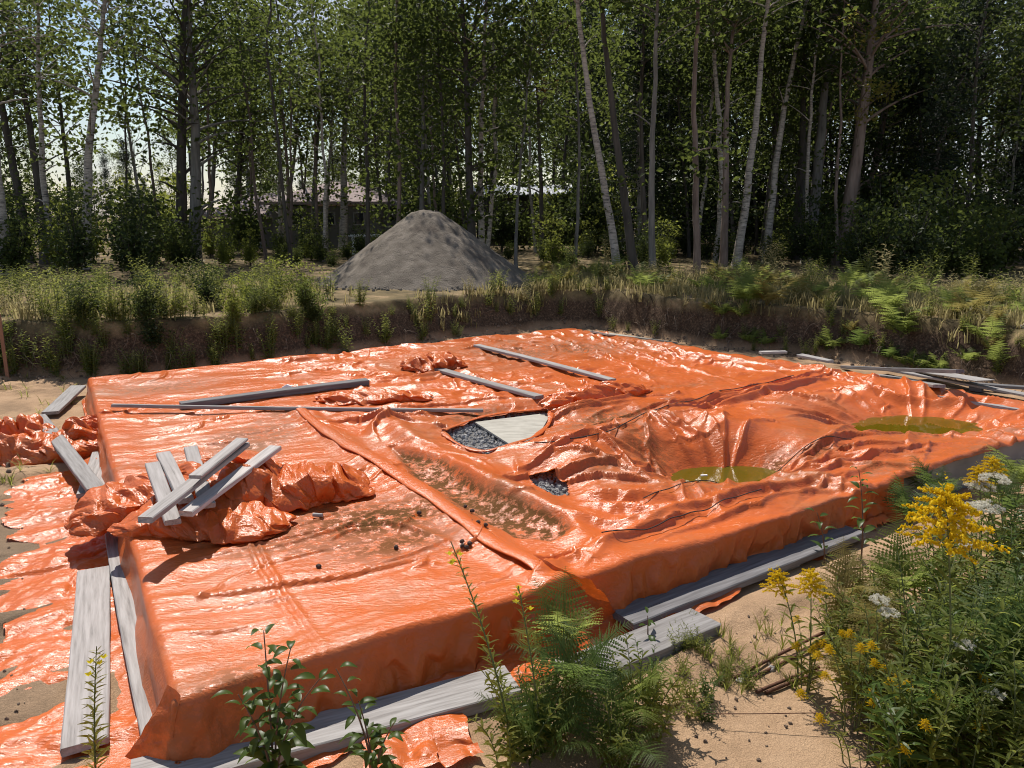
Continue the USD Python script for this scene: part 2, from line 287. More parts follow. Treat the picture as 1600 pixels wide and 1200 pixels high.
def sheet_points(x0, y0, U, V):
    e_poly, _ = seg_dist(x0, y0, QUAD, True); ins = inside(x0, y0, QUAD)
    s = np.where(ins, -e_poly, e_poly)                   # how far past the foundation's edge, measured on the flat sheet
    best = np.full(x0.shape, 1e9); nx, ny = x0.copy(), y0.copy()
    for i in range(4):
        a, b = QUAD[i], QUAD[(i + 1) % 4]; d = b - a
        t = np.clip(((x0 - a[0]) * d[0] + (y0 - a[1]) * d[1]) / (d @ d), 0, 1); cx, cy = a[0] + t * d[0], a[1] + t * d[1]
        q = np.hypot(x0 - cx, y0 - cy); k = q < best
        best = np.where(k, q, best); nx = np.where(k, cx, nx); ny = np.where(k, cy, ny)
    ox, oy = (x0 - nx) / np.maximum(best, 1e-6), (y0 - ny) / np.maximum(best, 1e-6)
    so = np.maximum(s, 0)
    along = nx * 1.7 + ny * 1.3
    r = 0.028 + 0.03 * fbm2(nx, ny, 2.0, 41, 2); drop = TOP - 0.02
    th = np.clip(so / r, 0, np.pi / 2 * 0.93); past = np.maximum(so - r * np.pi / 2 * .93, 0)
    down = np.minimum(past, (drop - r) / 0.99); rest = np.maximum(past - (drop - r) / 0.99, 0)
    bulge = .055 * facets(along * .55, so, .11, 206, .3, .8) + (0.085 - .04 * sstep(.28, .36, U)) * (meshkit.fbm(np.stack([along * 1.6, so * 1.2, so * 0], -1), 3, 51) - 0.45) - 0.05 * (np.abs(meshkit.noise(np.stack([along * 2.6 + so * 2.5, so * 1.5, so * 0], -1), 52) - 0.5) * 2 - 0.4) - 0.014 * (np.abs(meshkit.noise(np.stack([along * 9 - so * 6, so * 3, so * 0], -1), 53) - 0.5) * 2 - 0.4)
    off = r * np.sin(th) + down * (0.20 - .16 * sstep(.28, .36, U)) + bulge * sstep(0.02, 0.2, so) * sstep(0.0, 0.02, so) + rest
    fall = r * (1 - np.cos(th)) + down * 0.99
    x = np.where(s > 0, nx + ox * off, x0); y = np.where(s > 0, ny + oy * off, y0)
    zt = lay(np.where(s > 0, nx, x0), np.where(s > 0, ny, y0), np.minimum(s, 0))
    wx, wy = x0 + .12 * fbm2(x0, y0, 3.0, 65, 2), y0 + .12 * fbm2(x0, y0, 3.0, 66, 2); ca, sa = math.cos(.55), math.sin(.55); wa, wb = wx * ca + wy * sa, -wx * sa + wy * ca
    sl = np.abs(meshkit.noise(np.stack([wa * 2.1, wb * 4.2, x0 * 0], -1), 61) - .5) + 0.5 * np.abs(meshkit.noise(np.stack([wa * 5, wb * 9.5, x0 * 0], -1), 62) - .5) + 0.22 * np.abs(meshkit.noise(np.stack([wa * 13, wb * 22, x0 * 0], -1), 67) - .5)
    loose = 0.35 + 0.9 * sstep(0.24, 0.36, U) + 1.3 * (s > 0.3)
    loose = loose * (1 - .65 * np.maximum(gauss(x0, y0, BOWL1, 1.3, .95, .4), gauss(x0, y0, BOWL2, 1.5, 1.0, .25)))
    wr = 1.25 * fold_height(x0, y0) + loose * (0.020 * (0.45 - sl) + 0.050 * facets(x0, y0, .17, 201) + 0.011 * facets(x0, y0, .07, 202, .3) + .0025 * facets(x0, y0, .035, 203, 1.0, 1.3))
    wr += 0.004 * loose * (meshkit.fbm(np.stack([x0 * 12, y0 * 12, x0 * 0], -1), 2, 63) - .5)
    # fine parallel ripples across the near strip
    wr += sstep(0.30, 0.24, U) * (0.016 * (meshkit.fbm(np.stack([U * 11, V * 70 + 6 * fbm2(x0, y0, 1.2, 69, 2), U * 0], -1), 2, 64) - .5) + .0045 * (meshkit.fbm(np.stack([U * 30, V * 200, U * 0], -1), 2, 70) - .5) + .016 * facets(x0, y0, .16, 204, .25, 3.2) + .003 * facets(x0, y0, .05, 205, .35, 2.6))
    g = base_ground(x, y)
    topz = zt + wr * sstep(0.10, -0.04, s) + 0.3 * wr * (s > 0)
    flat_z = g + 0.010 + np.maximum(0.9 * wr + .02 * (meshkit.fbm(np.stack([x0 * 16, y0 * 16, x0 * 0], -1), 3, 68) - .5), -0.008) + 0.03 * np.exp(-rest / 0.06)
    z = np.where(s <= 0, topz, np.where(rest > 0, flat_z, np.maximum(topz - fall, g + 0.01)))
    return np.stack([x, y, z], -1), s, rest

SHEET_STEP = 0.021
us = np.r_[np.arange(-0.190, .29, .0125 / 8.6), np.arange(.29, .78, .0155 / 8.6), np.arange(.78, 1.035, SHEET_STEP / 8.6)]; vs = np.r_[np.arange(-0.075, .55, .0130 / 8.0), np.arange(.55, 1.045, SHEET_STEP / 8.0)]
SU, SV = np.meshgrid(us, vs, indexing='ij'); SX, SY = from_uv(SU, SV)
SP, SS, SREST = sheet_points(SX, SY, SU, SV)
# ------------------------------------------------------------------ materials
def noise_mat(name, cols, scale, rough=0.8, stretch=(1, 1, 1), bump=0.0, bscale=None, rnd=0.0, detail=6.0, coord='tc.object', spec=0.3, bdist=0.01):
    nd = {'tc': ('texture_coordinate', {}), 'mp': ('mapping', {'scale': stretch}), 'n': ('noise_texture', {'scale': scale, 'detail': detail, 'roughness': 0.6}),
          'r': ('rgb_ramp', {'ramp': cols}), 'p': ('principled_bsdf', {'roughness': rough, 'specular_ior_level': spec})}
    lk = [(coord, 'mp.vector'), ('mp.vector', 'n.vector'), ('n.fac', 'r.fac')]
    src = 'r.color'
    if rnd:
        nd['oi'] = ('object_info', {}); nd['mr'] = ('map_range', {'to_min': 1 - rnd, 'to_max': 1 + rnd}); nd['h'] = ('hsv', {})
        lk += [('oi.random', 'mr.value'), ('mr.result', 'h.value'), (src, 'h.color')]; src = 'h.color'
    lk.append((src, 'p.base_color'))
    if bump:
        nd['bn'] = ('noise_texture', {'scale': bscale or scale * 3, 'detail': 4.0}); nd['b'] = ('bump', {'strength': bump, 'distance': bdist})
        lk += [('mp.vector', 'bn.vector'), ('bn.fac', 'b.height'), ('b.normal', 'p.normal')]
    return mat(name, nd, lk)
def leaf_mat(name, dark, light, trans=0.45, rough=0.55, tcol=None):
    tcol = tcol or tuple(min(1, 1.7 * a) for a in light)
    return mat(name, {'g': ('geometry', {}), 'r': ('rgb_ramp', {'ramp': [(0.0, dark), (0.6, tuple((np.array(dark) + light) / 2)), (1.0, light)]}),
        'p': ('principled_bsdf', {'roughness': rough, 'specular_ior_level': 0.22}), 't': ('translucent_bsdf', {}), 'tm': ('mix', {'mix_type': 'mix', 'fac': 0.5, 'color2': tcol}), 'm': ('mix_closure', {'fac': trans})},
        [('g.random_per_island', 'r.fac'), ('r.color', 'p.base_color'), ('r.color', 'tm.color1'), ('tm.color', 't.color'), ('p.BSDF', 'm.closure1'), ('t.BSDF', 'm.closure2')], surface='m.closure')

def tarp_mat(name, seed, orange=(0.61, 0.133, 0.028), dust=(0.31, 0.175, 0.09)):
    return mat(name, {
        'g': ('geometry', {}), 'mp': ('mapping', {'location': (seed * 3.1, seed * 1.7, 0)}),
        'n1': ('noise_texture', {'scale': 0.9, 'detail': 7.0, 'roughness': 0.65}), 'r1': ('rgb_ramp', {'ramp': [(0.50, (0, 0, 0)), (0.68, (.75, .75, .75))]}),
        'n2': ('noise_texture', {'scale': 7.0, 'detail': 6.0, 'roughness': 0.7}), 'r2': ('rgb_ramp', {'ramp': [(0.3, (.55, .55, .55)), (0.7, (1, 1, 1))]}),
        'dirt': ('attribute', {'attribute': 'dirt'}), 'dn': ('math', {'math_type': 'multiply_add', 'value3': 0.0}), 'n3': ('noise_texture', {'scale': 14.0, 'detail': 8.0, 'roughness': 0.75}),
        'm3': ('map_range', {'from_min': 0.40, 'from_max': 0.52, 'to_min': 0.0, 'to_max': 1.0, 'clamp': True}),
        'sub': ('math', {'math_type': 'multiply', 'use_clamp': True}),
        'dc': ('mix', {'mix_type': 'mix', 'color1': orange, 'color2': dust}), 'df': ('math', {'math_type': 'multiply', 'value2': 0.70}), 'dfm': ('math', {'math_type': 'multiply'}),
        'mud': ('mix', {'mix_type': 'mix', 'color2': (0.095, 0.046, 0.014)}),
        'bn': ('noise_texture', {'scale': 34.0, 'detail': 5.0, 'roughness': 0.6, 'distortion': 0.6}), 'bm': ('mapping', {'rotation': (0, 0, -0.6), 'scale': (0.55, 1.6, 1)}),
        'b': ('bump', {'strength': 0.5, 'distance': 0.014}),
        'bn2': ('noise_texture', {'scale': 240.0, 'detail': 2.0}), 'b2': ('bump', {'strength': 0.08, 'distance': 0.002}),
        'rg': ('map_range', {'from_min': 0.0, 'from_max': 1.0, 'to_min': 0.23, 'to_max': 0.46}),
        'rmx': ('math', {'math_type': 'maximum'}), 'spl': ('map_range', {'to_min': 0.44, 'to_max': 0.12}),
        'p': ('principled_bsdf', {'roughness': 0.3, 'specular_ior_level': 0.55, 'ior': 1.5}), 't': ('translucent_bsdf', {'color': (0.80, 0.14, 0.015)}), 'trf': ('map_range', {'to_min': 0.17, 'to_max': 0.0}), 'mx': ('mix_closure', {})},
        [('g.position', 'mp.vector'), ('mp.vector', 'n1.vector'), ('n1.fac', 'r1.fac'), ('mp.vector', 'n2.vector'), ('n2.fac', 'r2.fac'), ('r1.color', 'dfm.value1'), ('r2.color', 'dfm.value2'), ('dfm.value', 'df.value1'), ('df.value', 'dc.fac'),
         ('mp.vector', 'n3.vector'), ('n3.fac', 'm3.value'), ('m3.result', 'sub.value1'), ('dirt.fac', 'sub.value2'), ('sub.value', 'mud.fac'), ('dc.color', 'mud.color1'), ('mud.color', 'p.base_color'),
         ('g.position', 'bm.vector'), ('bm.vector', 'bn.vector'), ('bn.fac', 'b.height'), ('g.position', 'bn2.vector'), ('bn2.fac', 'b2.height'), ('b.normal', 'b2.normal'), ('b2.normal', 'p.normal'),
         ('df.value', 'rg.value'), ('rg.result', 'rmx.value1'), ('sub.value', 'rmx.value2'), ('rmx.value', 'p.roughness'), ('sub.value', 'spl.value'), ('spl.result', 'p.specular_ior_level'), ('sub.value', 'trf.value'), ('trf.result', 'mx.fac'), ('p.BSDF', 'mx.closure1'), ('t.BSDF', 'mx.closure2')], surface='mx.closure')
M = {}
M['tarp'] = tarp_mat('orange_tarp', 0)
M['wood'] = noise_mat('weathered_wood', [(0.25, (0.11, 0.10, 0.095)), (0.42, (0.21, 0.195, 0.185)), (0.6, (0.28, 0.265, 0.255)), (0.8, (0.35, 0.335, 0.325))], 5.0, 0.75, (0.6, 9.0, 9.0), 0.5, 14.0, 0.22, bdist=0.004)
M['wood_dark'] = noise_mat('dark_wood', [(0.25, (0.07, 0.067, 0.068)), (0.5, (0.125, 0.12, 0.123)), (0.75, (0.19, 0.185, 0.19))], 5.0, 0.75, (0.6, 9.0, 9.0), 0.5, 14.0, 0.2, bdist=0.004)
M['wood_grey'] = noise_mat('grey_wood', [(0.25, (0.16, 0.155, 0.155)), (0.5, (0.25, 0.245, 0.25)), (0.75, (0.33, 0.325, 0.33))], 5.0, 0.75, (0.6, 9.0, 9.0), 0.5, 14.0, 0.15, bdist=0.004)
M['wood_light'] = noise_mat('pale_wood', [(0.25, (0.16, 0.145, 0.135)), (0.42, (0.29, 0.265, 0.25)), (0.6, (0.37, 0.34, 0.325)), (0.8, (0.44, 0.41, 0.395))], 5.0, 0.75, (0.6, 9.0, 9.0), 0.5, 14.0, 0.15, bdist=0.004)
M['plywood'] = noise_mat('plywood', [(0.25, (0.22, 0.205, 0.17)), (0.5, (0.33, 0.31, 0.265)), (0.75, (0.42, 0.40, 0.345))], 6.0, 0.8, (1, 5, 1), 0.2)
M['concrete'] = noise_mat('concrete', [(0.3, (0.20, 0.19, 0.185)), (0.7, (0.30, 0.29, 0.28))], 3.0, 0.85, (1, 1, 1), 0.3, 60.0, coord='g.position') if False else noise_mat('concrete', [(0.3, (0.20, 0.19, 0.185)), (0.7, (0.30, 0.29, 0.28))], 3.0, 0.85, (1, 1, 1), 0.3, 60.0)
M['gravel'] = noise_mat('gravel_stone', [(0.3, (0.14, 0.14, 0.14)), (0.7, (0.33, 0.32, 0.31))], 12.0, 0.85)
M['gravel_bed'] = noise_mat('gravel_dust', [(0.3, (0.06, 0.058, 0.055)), (0.7, (0.16, 0.15, 0.145))], 40.0, 0.9)
M['pile'] = noise_mat('crushed_stone', [(0.3, (0.12, 0.100, 0.082)), (0.5, (0.175, 0.150, 0.122)), (0.7, (0.25, 0.215, 0.178))], 2.5, 0.95, (1, 1, 1), 1.0, 45.0, spec=0.1, bdist=0.04)
M['rust'] = noise_mat('rusty_steel', [(0.3, (0.05, 0.022, 0.012)), (0.7, (0.13, 0.055, 0.03))], 30.0, 0.8)
M['birch'] = mat('birch_bark', {'tc': ('texture_coordinate', {}), 'mp': ('mapping', {'scale': (2.0, 2.0, 9.0)}), 'n': ('noise_texture', {'scale': 2.2, 'detail': 6.0, 'roughness': 0.7}),
    'r': ('rgb_ramp', {'ramp': [(0.36, (0.05, 0.045, 0.04)), (0.48, (0.25, 0.215, 0.18)), (0.72, (0.44, 0.39, 0.335))]}), 'p': ('principled_bsdf', {'roughness': 0.75})},
    [('tc.object', 'mp.vector'), ('mp.vector', 'n.vector'), ('n.fac', 'r.fac'), ('r.color', 'p.base_color')])
def bark(name, a, b): return noise_mat(name, [(0.3, a), (0.7, b)], 2.5, 0.9, (3, 3, .5), 0.8, 9.0, 0.2, bdist=0.03)
M['bark_dark'] = bark('dark_bark', (0.030, 0.025, 0.020), (0.085, 0.072, 0.060))
M['bark_grey'] = bark('grey_bark', (0.07, 0.064, 0.056), (0.19, 0.175, 0.155))
M['bark_brown'] = bark('brown_bark', (0.085, 0.060, 0.048), (0.22, 0.165, 0.135))
M['leaf'] = leaf_mat('maple_leaves', (0.030, 0.047, 0.011), (0.125, 0.152, 0.033), 0.54)
M['leaf_b'] = leaf_mat('birch_leaves', (0.042, 0.060, 0.015), (0.150, 0.178, 0.043), 0.54)
M['leaf_d'] = leaf_mat('shade_leaves', (0.020, 0.034, 0.010), (0.070, 0.090, 0.022), 0.42)
M['leaf_rust'] = leaf_mat('browned_leaves', (0.06, 0.045, 0.015), (0.16, 0.10, 0.035), 0.4)
M['leaf_gold'] = leaf_mat('yellowed_leaves_look', (0.12, 0.11, 0.02), (0.30, 0.26, 0.05), 0.5)
M['needle'] = leaf_mat('needles', (0.010, 0.020, 0.010), (0.032, 0.048, 0.020), 0.15)
M['weed'] = leaf_mat('weed_leaves', (0.11, 0.13, 0.022), (0.35, 0.36, 0.080), 0.55)
M['weed_dark'] = leaf_mat('dark_weed_leaves', (0.080, 0.105, 0.016), (0.28, 0.30, 0.060), 0.52)
M['fern'] = leaf_mat('fern_leaves', (0.10, 0.135, 0.026), (0.30, 0.34, 0.085), 0.55)
M['fern_dark'] = leaf_mat('dark_fern_leaves', (0.055, 0.090, 0.020), (0.17, 0.225, 0.055), 0.5)
M['fern_dry'] = leaf_mat('yellowed_fern_leaves', (0.16, 0.13, 0.035), (0.34, 0.29, 0.09), 0.4)
M['straw'] = leaf_mat('dry_grass', (0.20, 0.165, 0.07), (0.52, 0.45, 0.22), 0.4)
M['cherry'] = leaf_mat('cherry_leaves', (0.045, 0.080, 0.014), (0.14, 0.20, 0.04), 0.45, 0.38)
M['gold'] = leaf_mat('golden_florets', (0.72, 0.50, 0.014), (0.90, 0.72, 0.03), 0.45, 0.7)
M['white'] = leaf_mat('white_florets', (0.70, 0.67, 0.56), (0.88, 0.87, 0.78), 0.45, 0.7)
M['yellow'] = leaf_mat('yellow_petals', (0.60, 0.50, 0.02), (0.80, 0.70, 0.04), 0.3)
M['stem'] = noise_mat('green_stem', [(0.3, (0.06, 0.075, 0.025)), (0.7, (0.13, 0.14, 0.05))], 20.0, 0.7)
M['stem_red'] = noise_mat('brown_stem', [(0.3, (0.09, 0.045, 0.03)), (0.7, (0.18, 0.10, 0.06))], 20.0, 0.7)
M['cord'] = noise_mat('black_cord', [(0.3, (0.015, 0.013, 0.012)), (0.7, (0.04, 0.035, 0.03))], 60.0, 0.8)
M['cone'] = noise_mat('pine_cone', [(0.3, (0.03, 0.018, 0.015)), (0.7, (0.09, 0.055, 0.04))], 60.0, 0.85)
M['white_chip'] = noise_mat('white_plastic', [(0.3, (0.62, 0.60, 0.58)), (0.7, (0.75, 0.74, 0.72))], 10.0, 0.5)
M['stake'] = noise_mat('red_brown_stake', [(0.3, (0.16, 0.07, 0.04)), (0.7, (0.30, 0.15, 0.09))], 6.0, 0.8, (1, 1, .2))
M['root'] = noise_mat('roots', [(0.3, (0.07, 0.045, 0.03)), (0.7, (0.20, 0.15, 0.11))], 20.0, 0.9)
M['stone'] = noise_mat('field_stone', [(0.3, (0.20, 0.18, 0.17)), (0.7, (0.42, 0.39, 0.37))], 14.0, 0.85)
M['metal_roof'] = noise_mat('metal_roof', [(0.3, (0.36, 0.38, 0.42)), (0.7, (0.48, 0.51, 0.54))], 2.0, 0.45)
M['shingle'] = noise_mat('shingles', [(0.3, (0.20, 0.155, 0.15)), (0.7, (0.30, 0.24, 0.235))], 9.0, 0.9, (1, 1, 3))
M['siding'] = noise_mat('siding', [(0.3, (0.10, 0.095, 0.085)), (0.7, (0.15, 0.14, 0.125))], 2.0, 0.8)
M['glass'] = mat('dark_window', {'p': ('principled_bsdf', {'base_color': (0.015, 0.018, 0.02), 'roughness': 0.08})})
M['trim'] = noise_mat('pale_trim', [(0.3, (0.20, 0.19, 0.18)), (0.7, (0.27, 0.26, 0.25))], 5.0, 0.6)
M['ground'] = mat('sandy_soil', {
    'g': ('geometry', {}), 'x': ('separate_xyz', {}),
    'n': ('noise_texture', {'scale': 1.3, 'detail': 8.0, 'roughness': 0.65}), 'nf': ('noise_texture', {'scale': 26.0, 'detail': 6.0, 'roughness': 0.75}), 'ng': ('noise_texture', {'scale': 170.0, 'detail': 3.0}),
    'sandr': ('rgb_ramp', {'ramp': [(0.32, (0.21, 0.140, 0.085)), (0.50, (0.36, 0.235, 0.140)), (0.68, (0.45, 0.305, 0.190))]}),
    'soilr': ('rgb_ramp', {'ramp': [(0.35, (0.035, 0.023, 0.015)), (0.52, (0.075, 0.048, 0.031)), (0.66, (0.19, 0.125, 0.08))]}),
    'topr': ('rgb_ramp', {'ramp': [(0.35, (0.05, 0.04, 0.022)), (0.52, (0.16, 0.12, 0.06)), (0.66, (0.30, 0.21, 0.12))]}),
    'a': ('attribute', {'attribute': 'wet'}),
    'wetc': ('mix', {'mix_type': 'multiply', 'color2': (0.55, 0.60, 0.66)}),
    'zz': ('math', {'math_type': 'multiply_add', 'value2': 0.35}), 'zc': ('math', {'math_type': 'subtract', 'value2': 0.175}),
    'so': ('attribute', {'attribute': 'soil'}), 'm1': ('map_range', {'from_min': 0.02, 'from_max': 0.22, 'clamp': True}), 'm2': ('map_range', {'from_min': 0.55, 'from_max': 0.72, 'clamp': True}),
    'mixs': ('mix', {'mix_type': 'mix'}), 'mixt': ('mix', {'mix_type': 'mix'}), 'gr': ('rgb_ramp', {'ramp': [(0.3, (.62, .62, .62)), (0.7, (1.2, 1.2, 1.2))]}), 'mul': ('mix', {'mix_type': 'multiply', 'fac': 1.0}),
    'b': ('bump', {'strength': 0.6, 'distance': 0.03}), 'b2': ('bump', {'strength': 0.5, 'distance': 0.006}), 'p': ('principled_bsdf', {'roughness': 0.95, 'specular_ior_level': 0.15})},
    [('g.position', 'n.vector'), ('g.position', 'nf.vector'), ('g.position', 'ng.vector'), ('n.fac', 'sandr.fac'), ('nf.fac', 'soilr.fac'), ('n.fac', 'topr.fac'), ('g.position', 'x.vector'),
     ('n.fac', 'zz.value1'), ('x.z', 'zz.value3'), ('zz.value', 'zc.value1'), ('so.fac', 'm1.value'), ('zc.value', 'm2.value'),
     ('sandr.color', 'wetc.color1'), ('a.fac', 'wetc.fac'), ('wetc.color', 'mixs.color1'), ('soilr.color', 'mixs.color2'), ('m1.result', 'mixs.fac'), ('mixs.color', 'mixt.color1'), ('topr.color', 'mixt.color2'), ('m2.result', 'mixt.fac'),
     ('ng.fac', 'gr.fac'), ('mixt.color', 'mul.color1'), ('gr.color', 'mul.color2'), ('mul.color', 'p.base_color'), ('nf.fac', 'b.height'), ('ng.fac', 'b2.height'), ('b.normal', 'b2.normal'), ('b2.normal', 'p.normal')])
M['water'] = mat('pool_water', {'f': ('fresnel', {'IOR': 1.33}), 't': ('transparent_bsdf', {'color': (0.46, 0.38, 0.03)}), 'd': ('diffuse_bsdf', {'color': (0.21, 0.195, 0.012)}), 'g': ('glossy_bsdf', {'color': (1, 1, 1), 'roughness': 0.02}),
    'ge': ('geometry', {}), 'n': ('noise_texture', {'scale': 5.0, 'detail': 3.0}), 'b': ('bump', {'strength': 0.08, 'distance': 0.02}), 'm0': ('mix_closure', {'fac': 0.32}), 'm': ('mix_closure', {})},
    [('ge.position', 'n.vector'), ('n.fac', 'b.height'), ('b.normal', 'g.normal'), ('t.BSDF', 'm0.closure1'), ('d.BSDF', 'm0.closure2'), ('m0.closure', 'm.closure1'), ('g.BSDF', 'm.closure2'), ('f.fac', 'm.fac')], surface='m.closure')

# ------------------------------------------------------------------ ground: one sheet to the horizon
def axis(lo, hi, step, far):
    a = list(np.arange(lo, hi, step)); d = step
    while a[-1] < far: d *= 1.22; a.append(a[-1] + d)
    d = step; b = [lo]
    while b[-1] > -far: d *= 1.22; b.append(b[-1] - d)
    return np.array(sorted(b[1:]) + a)
gx, gy = axis(-9.5, 9.5, 0.05, 900), axis(1.4, 18.5, 0.05, 900)
GX, GY = np.meshgrid(gx, gy, indexing='ij')
GZ, SOIL = base_ground(GX, GY, True)
ein = quad_sdf(GX, GY)
uL = -(GX - QA[0]) * unit(np.array([QB[1] - QA[1], -(QB[0] - QA[0])]))[0] - (GY - QA[1]) * unit(np.array([QB[1] - QA[1], -(QB[0] - QA[0])]))[1]
left_band = (sstep(0.12, 0.4, uL) * sstep(1.9, 1.2, uL)) * (ein > 0.02)
GA, GB = GX * .84 + GY * .54, -GX * .54 + GY * .84
dr = fbm2(GA * .55, GB * 1.25, 1.9, 91, 4); dr2 = fbm2(GA * .6, GB * 1.3, 6.0, 92, 4)
drift = 0.040 * sstep(0.54, 0.66, dr + 0.6 * (dr2 - 0.5) + .25 * (fbm2(GX, GY, 14, 94, 3) - .5)) * (.5 + .9 * sstep(.4, 1.1, uL)) + 0.03 * sstep(0.9, 1.5, uL) + .016 * (dr2 - .5)
front_band = sstep(0.25, 0.45, ein) * sstep(1.1, 0.8, ein) * (uL < 0.1)
GZ = GZ + drift * left_band + 0.05 * sstep(0.45, 0.6, dr + 0.3 * (dr2 - .5)) * front_band
GZ = np.where(ein < 0.0, np.minimum(GZ, -0.05), GZ)
GZ += 0.012 * (fbm2(GX, GY, 9.0, 93, 3) - 0.5) * (ein > 0.1) * (np.hypot(GX, GY) < 14)
n0, n1 = GX.shape; ii = np.arange(n0 - 1)[:, None] * n1 + np.arange(n1 - 1)[None]
gf = np.stack([ii, ii + n1, ii + n1 + 1, ii + 1], -1).reshape(-1, 4)
gm = put('ground', (np.stack([GX, GY, GZ], -1).reshape(-1, 3), gf), M['ground'], smooth=True, kind='structure', label='sandy ground of the dug pit with a bank of soil and weeds around it')
def primvar(m, name, val): UsdGeom.PrimvarsAPI(m.GetPrim()).CreatePrimvar(name, Sdf.ValueTypeNames.FloatArray, 'vertex').Set(Vt.FloatArray.FromNumpy(np.asarray(val, np.float32).ravel()))
wet = sstep(-1.5, -3.2, GX) * sstep(7, 5, GY) * 1.0
def vprim(o): return UsdGeom.Mesh(o)
primvar(gm, 'wet', wet); primvar(gm, 'soil', SOIL)
gi = ndimage.map_coordinates
def gz(x, y):
    fx, fy = np.interp(x, gx, np.arange(len(gx))), np.interp(y, gy, np.arange(len(gy)))
    return float(gi(GZ, [[fx], [fy]], order=1)[0])

# ------------------------------------------------------------------ tarp sheets
def grid_faces(n0, n1):
    i = np.arange(n0 - 1)[:, None] * n1 + np.arange(n1 - 1)[None]
    return np.stack([i, i + n1, i + n1 + 1, i + 1], -1).reshape(-1, 4)
sf = grid_faces(*SU.shape)
fl = lambda a: a.ravel()[sf].mean(1)
cx, cy, cu, cv, crest = fl(SP[..., 0]), fl(SP[..., 1]), fl(SU), fl(SV), fl(SREST)
keep = ~(inside(cx, cy, HOLE1) | inside(cx, cy, HOLE2))
leftside = cu < 0.02
lim = np.where(leftside, 0.68 + 0.5 * (meshkit.fbm(np.stack([cv * 18, cv * 0, cv * 0], -1), 3, 71) - .5) - 0.85 * sstep(0.55, 0.75, cv) , 0.26 + 0.35 * (meshkit.fbm(np.stack([cu * 16, cu * 0, cu * 0], -1), 3, 72) - .5))
lim = np.where(~leftside & (cu > 0.30) & (cv < .1), 0.10 + 0.3 * (meshkit.fbm(np.stack([cu * 20, cu * 0, cu * 0], -1), 3, 73) - .55), lim)
keep &= crest < np.maximum(lim, .04)
# bare concrete at the right front: the hem stops at the top edge there
conc = (pix(SP.reshape(-1, 3))[sf].mean(1)[:, 0] > 1412) & (fl(SS) > 0.05) & (cv < 0.1)
keep &= ~conc
su_line = curve(np.vstack([SEAM, [SEAM[-1] + (SEAM[-1] - SEAM[-2]) * 0.9]]), 60)
def seam_side(x, y):
    i = np.argmin((x[:, None] - su_line[None, ::3, 0]) ** 2 + (y[:, None] - su_line[None, ::3, 1]) ** 2, 1)
    i = np.clip(i * 3, 0, 58); a, b = su_line[i], su_line[i + 1]
    return (b[:, 0] - a[:, 0]) * (y - a[:, 1]) - (b[:, 1] - a[:, 1]) * (x - a[:, 0])
near_sheet = seam_side(cx, cy) < 0
dirt = np.zeros(SX.shape)
insd = inside(SX, SY, TROUGH); dd, _ = seg_dist(SX, SY, TROUGH, True); dirt = np.maximum(dirt, sstep(-0.04, 0.04, np.where(insd, dd, -dd)) * 0.97)
for c, rx, ry, rot, k in (((955, 650), .75, .45, .5, .95), ((800, 547), 1.0, .8, -.5, .85), ((905, 540), 1.1, .9, -.5, .8), ((1215, 692), .3, .22, .5, .95), ((255, 600), .9, .5, .6, .75), ((690, 572), .5, .45, .6, .85), ((745, 640), .5, .25, .5, .85), ((1030, 530), .7, .6, -.5, .75), ((1010, 690), .4, .2, .5, .7), ((1290, 695), .35, .2, .4, .8),
                          ((1130, 735), .85, .6, .4, .65), ((1432, 662), 1.1, .6, .25, .65), ((600, 800), .9, .42, .5, 1.0), ((620, 840), .55, .28, .5, .9), ((300, 720), .3, .2, .5, .4), ((470, 770), .3, .25, .4, .35), ((500, 650), .25, .1, .5, .5), ((1060, 600), .9, .12, .6, .5), ((830, 600), .8, .2, -.5, .35)):
    dirt = np.maximum(dirt, k * gauss(SX, SY, P(*c, TOP)[:2], rx, ry, rot, 2.2))
dirt = np.maximum(dirt, 0.65 * sstep(0.53, 0.68, fbm2(SX, SY, 0.8, 81, 4)))
dirt *= np.where(SS > .03, .45, 1.0)
def sheet(name, sel, label):
    v = SP.reshape(-1, 3); f = sf[sel]; idx = np.unique(f); mp = np.full(len(v), -1); mp[idx] = np.arange(len(idx))
    o = put(name, (v[idx], mp[f]), M['tarp'], smooth=True, label=label, cat='tarp'); primvar(UsdGeom.Mesh(o), 'dirt', dirt.ravel()[idx]); return o
near_t = sheet('tarp', keep & near_sheet, 'orange plastic tarp over the near left strip of foundation, its edge spread on the sand')
far_t = sheet('tarp', keep & ~near_sheet, 'large rumpled orange tarp sagging into two green pools and cut open over gravel')
SZF = ndimage.gaussian_filter(SP[..., 2], 1)
from scipy.spatial import cKDTree
_tree = cKDTree(SP[..., :2].reshape(-1, 2)); _zs = SP[..., 2].ravel()
def tz(x, y, r=0.05, q=75):                              # height of the tarp near a point
    k = _tree.query_ball_point([x, y], r); return float(np.percentile(_zs[k], q)) if k else max(gz(x, y), 0.0)
def on_tarp(px, py, n=3):
    z = TOP
    for _ in range(n): p = P(px, py, z); z = tz(p[0], p[1])
    return P(px, py, z)
def bare(m): primvar(UsdGeom.Mesh(m), 'dirt', np.zeros(len(UsdGeom.Mesh(m).GetPointsAttr().Get()))); return m
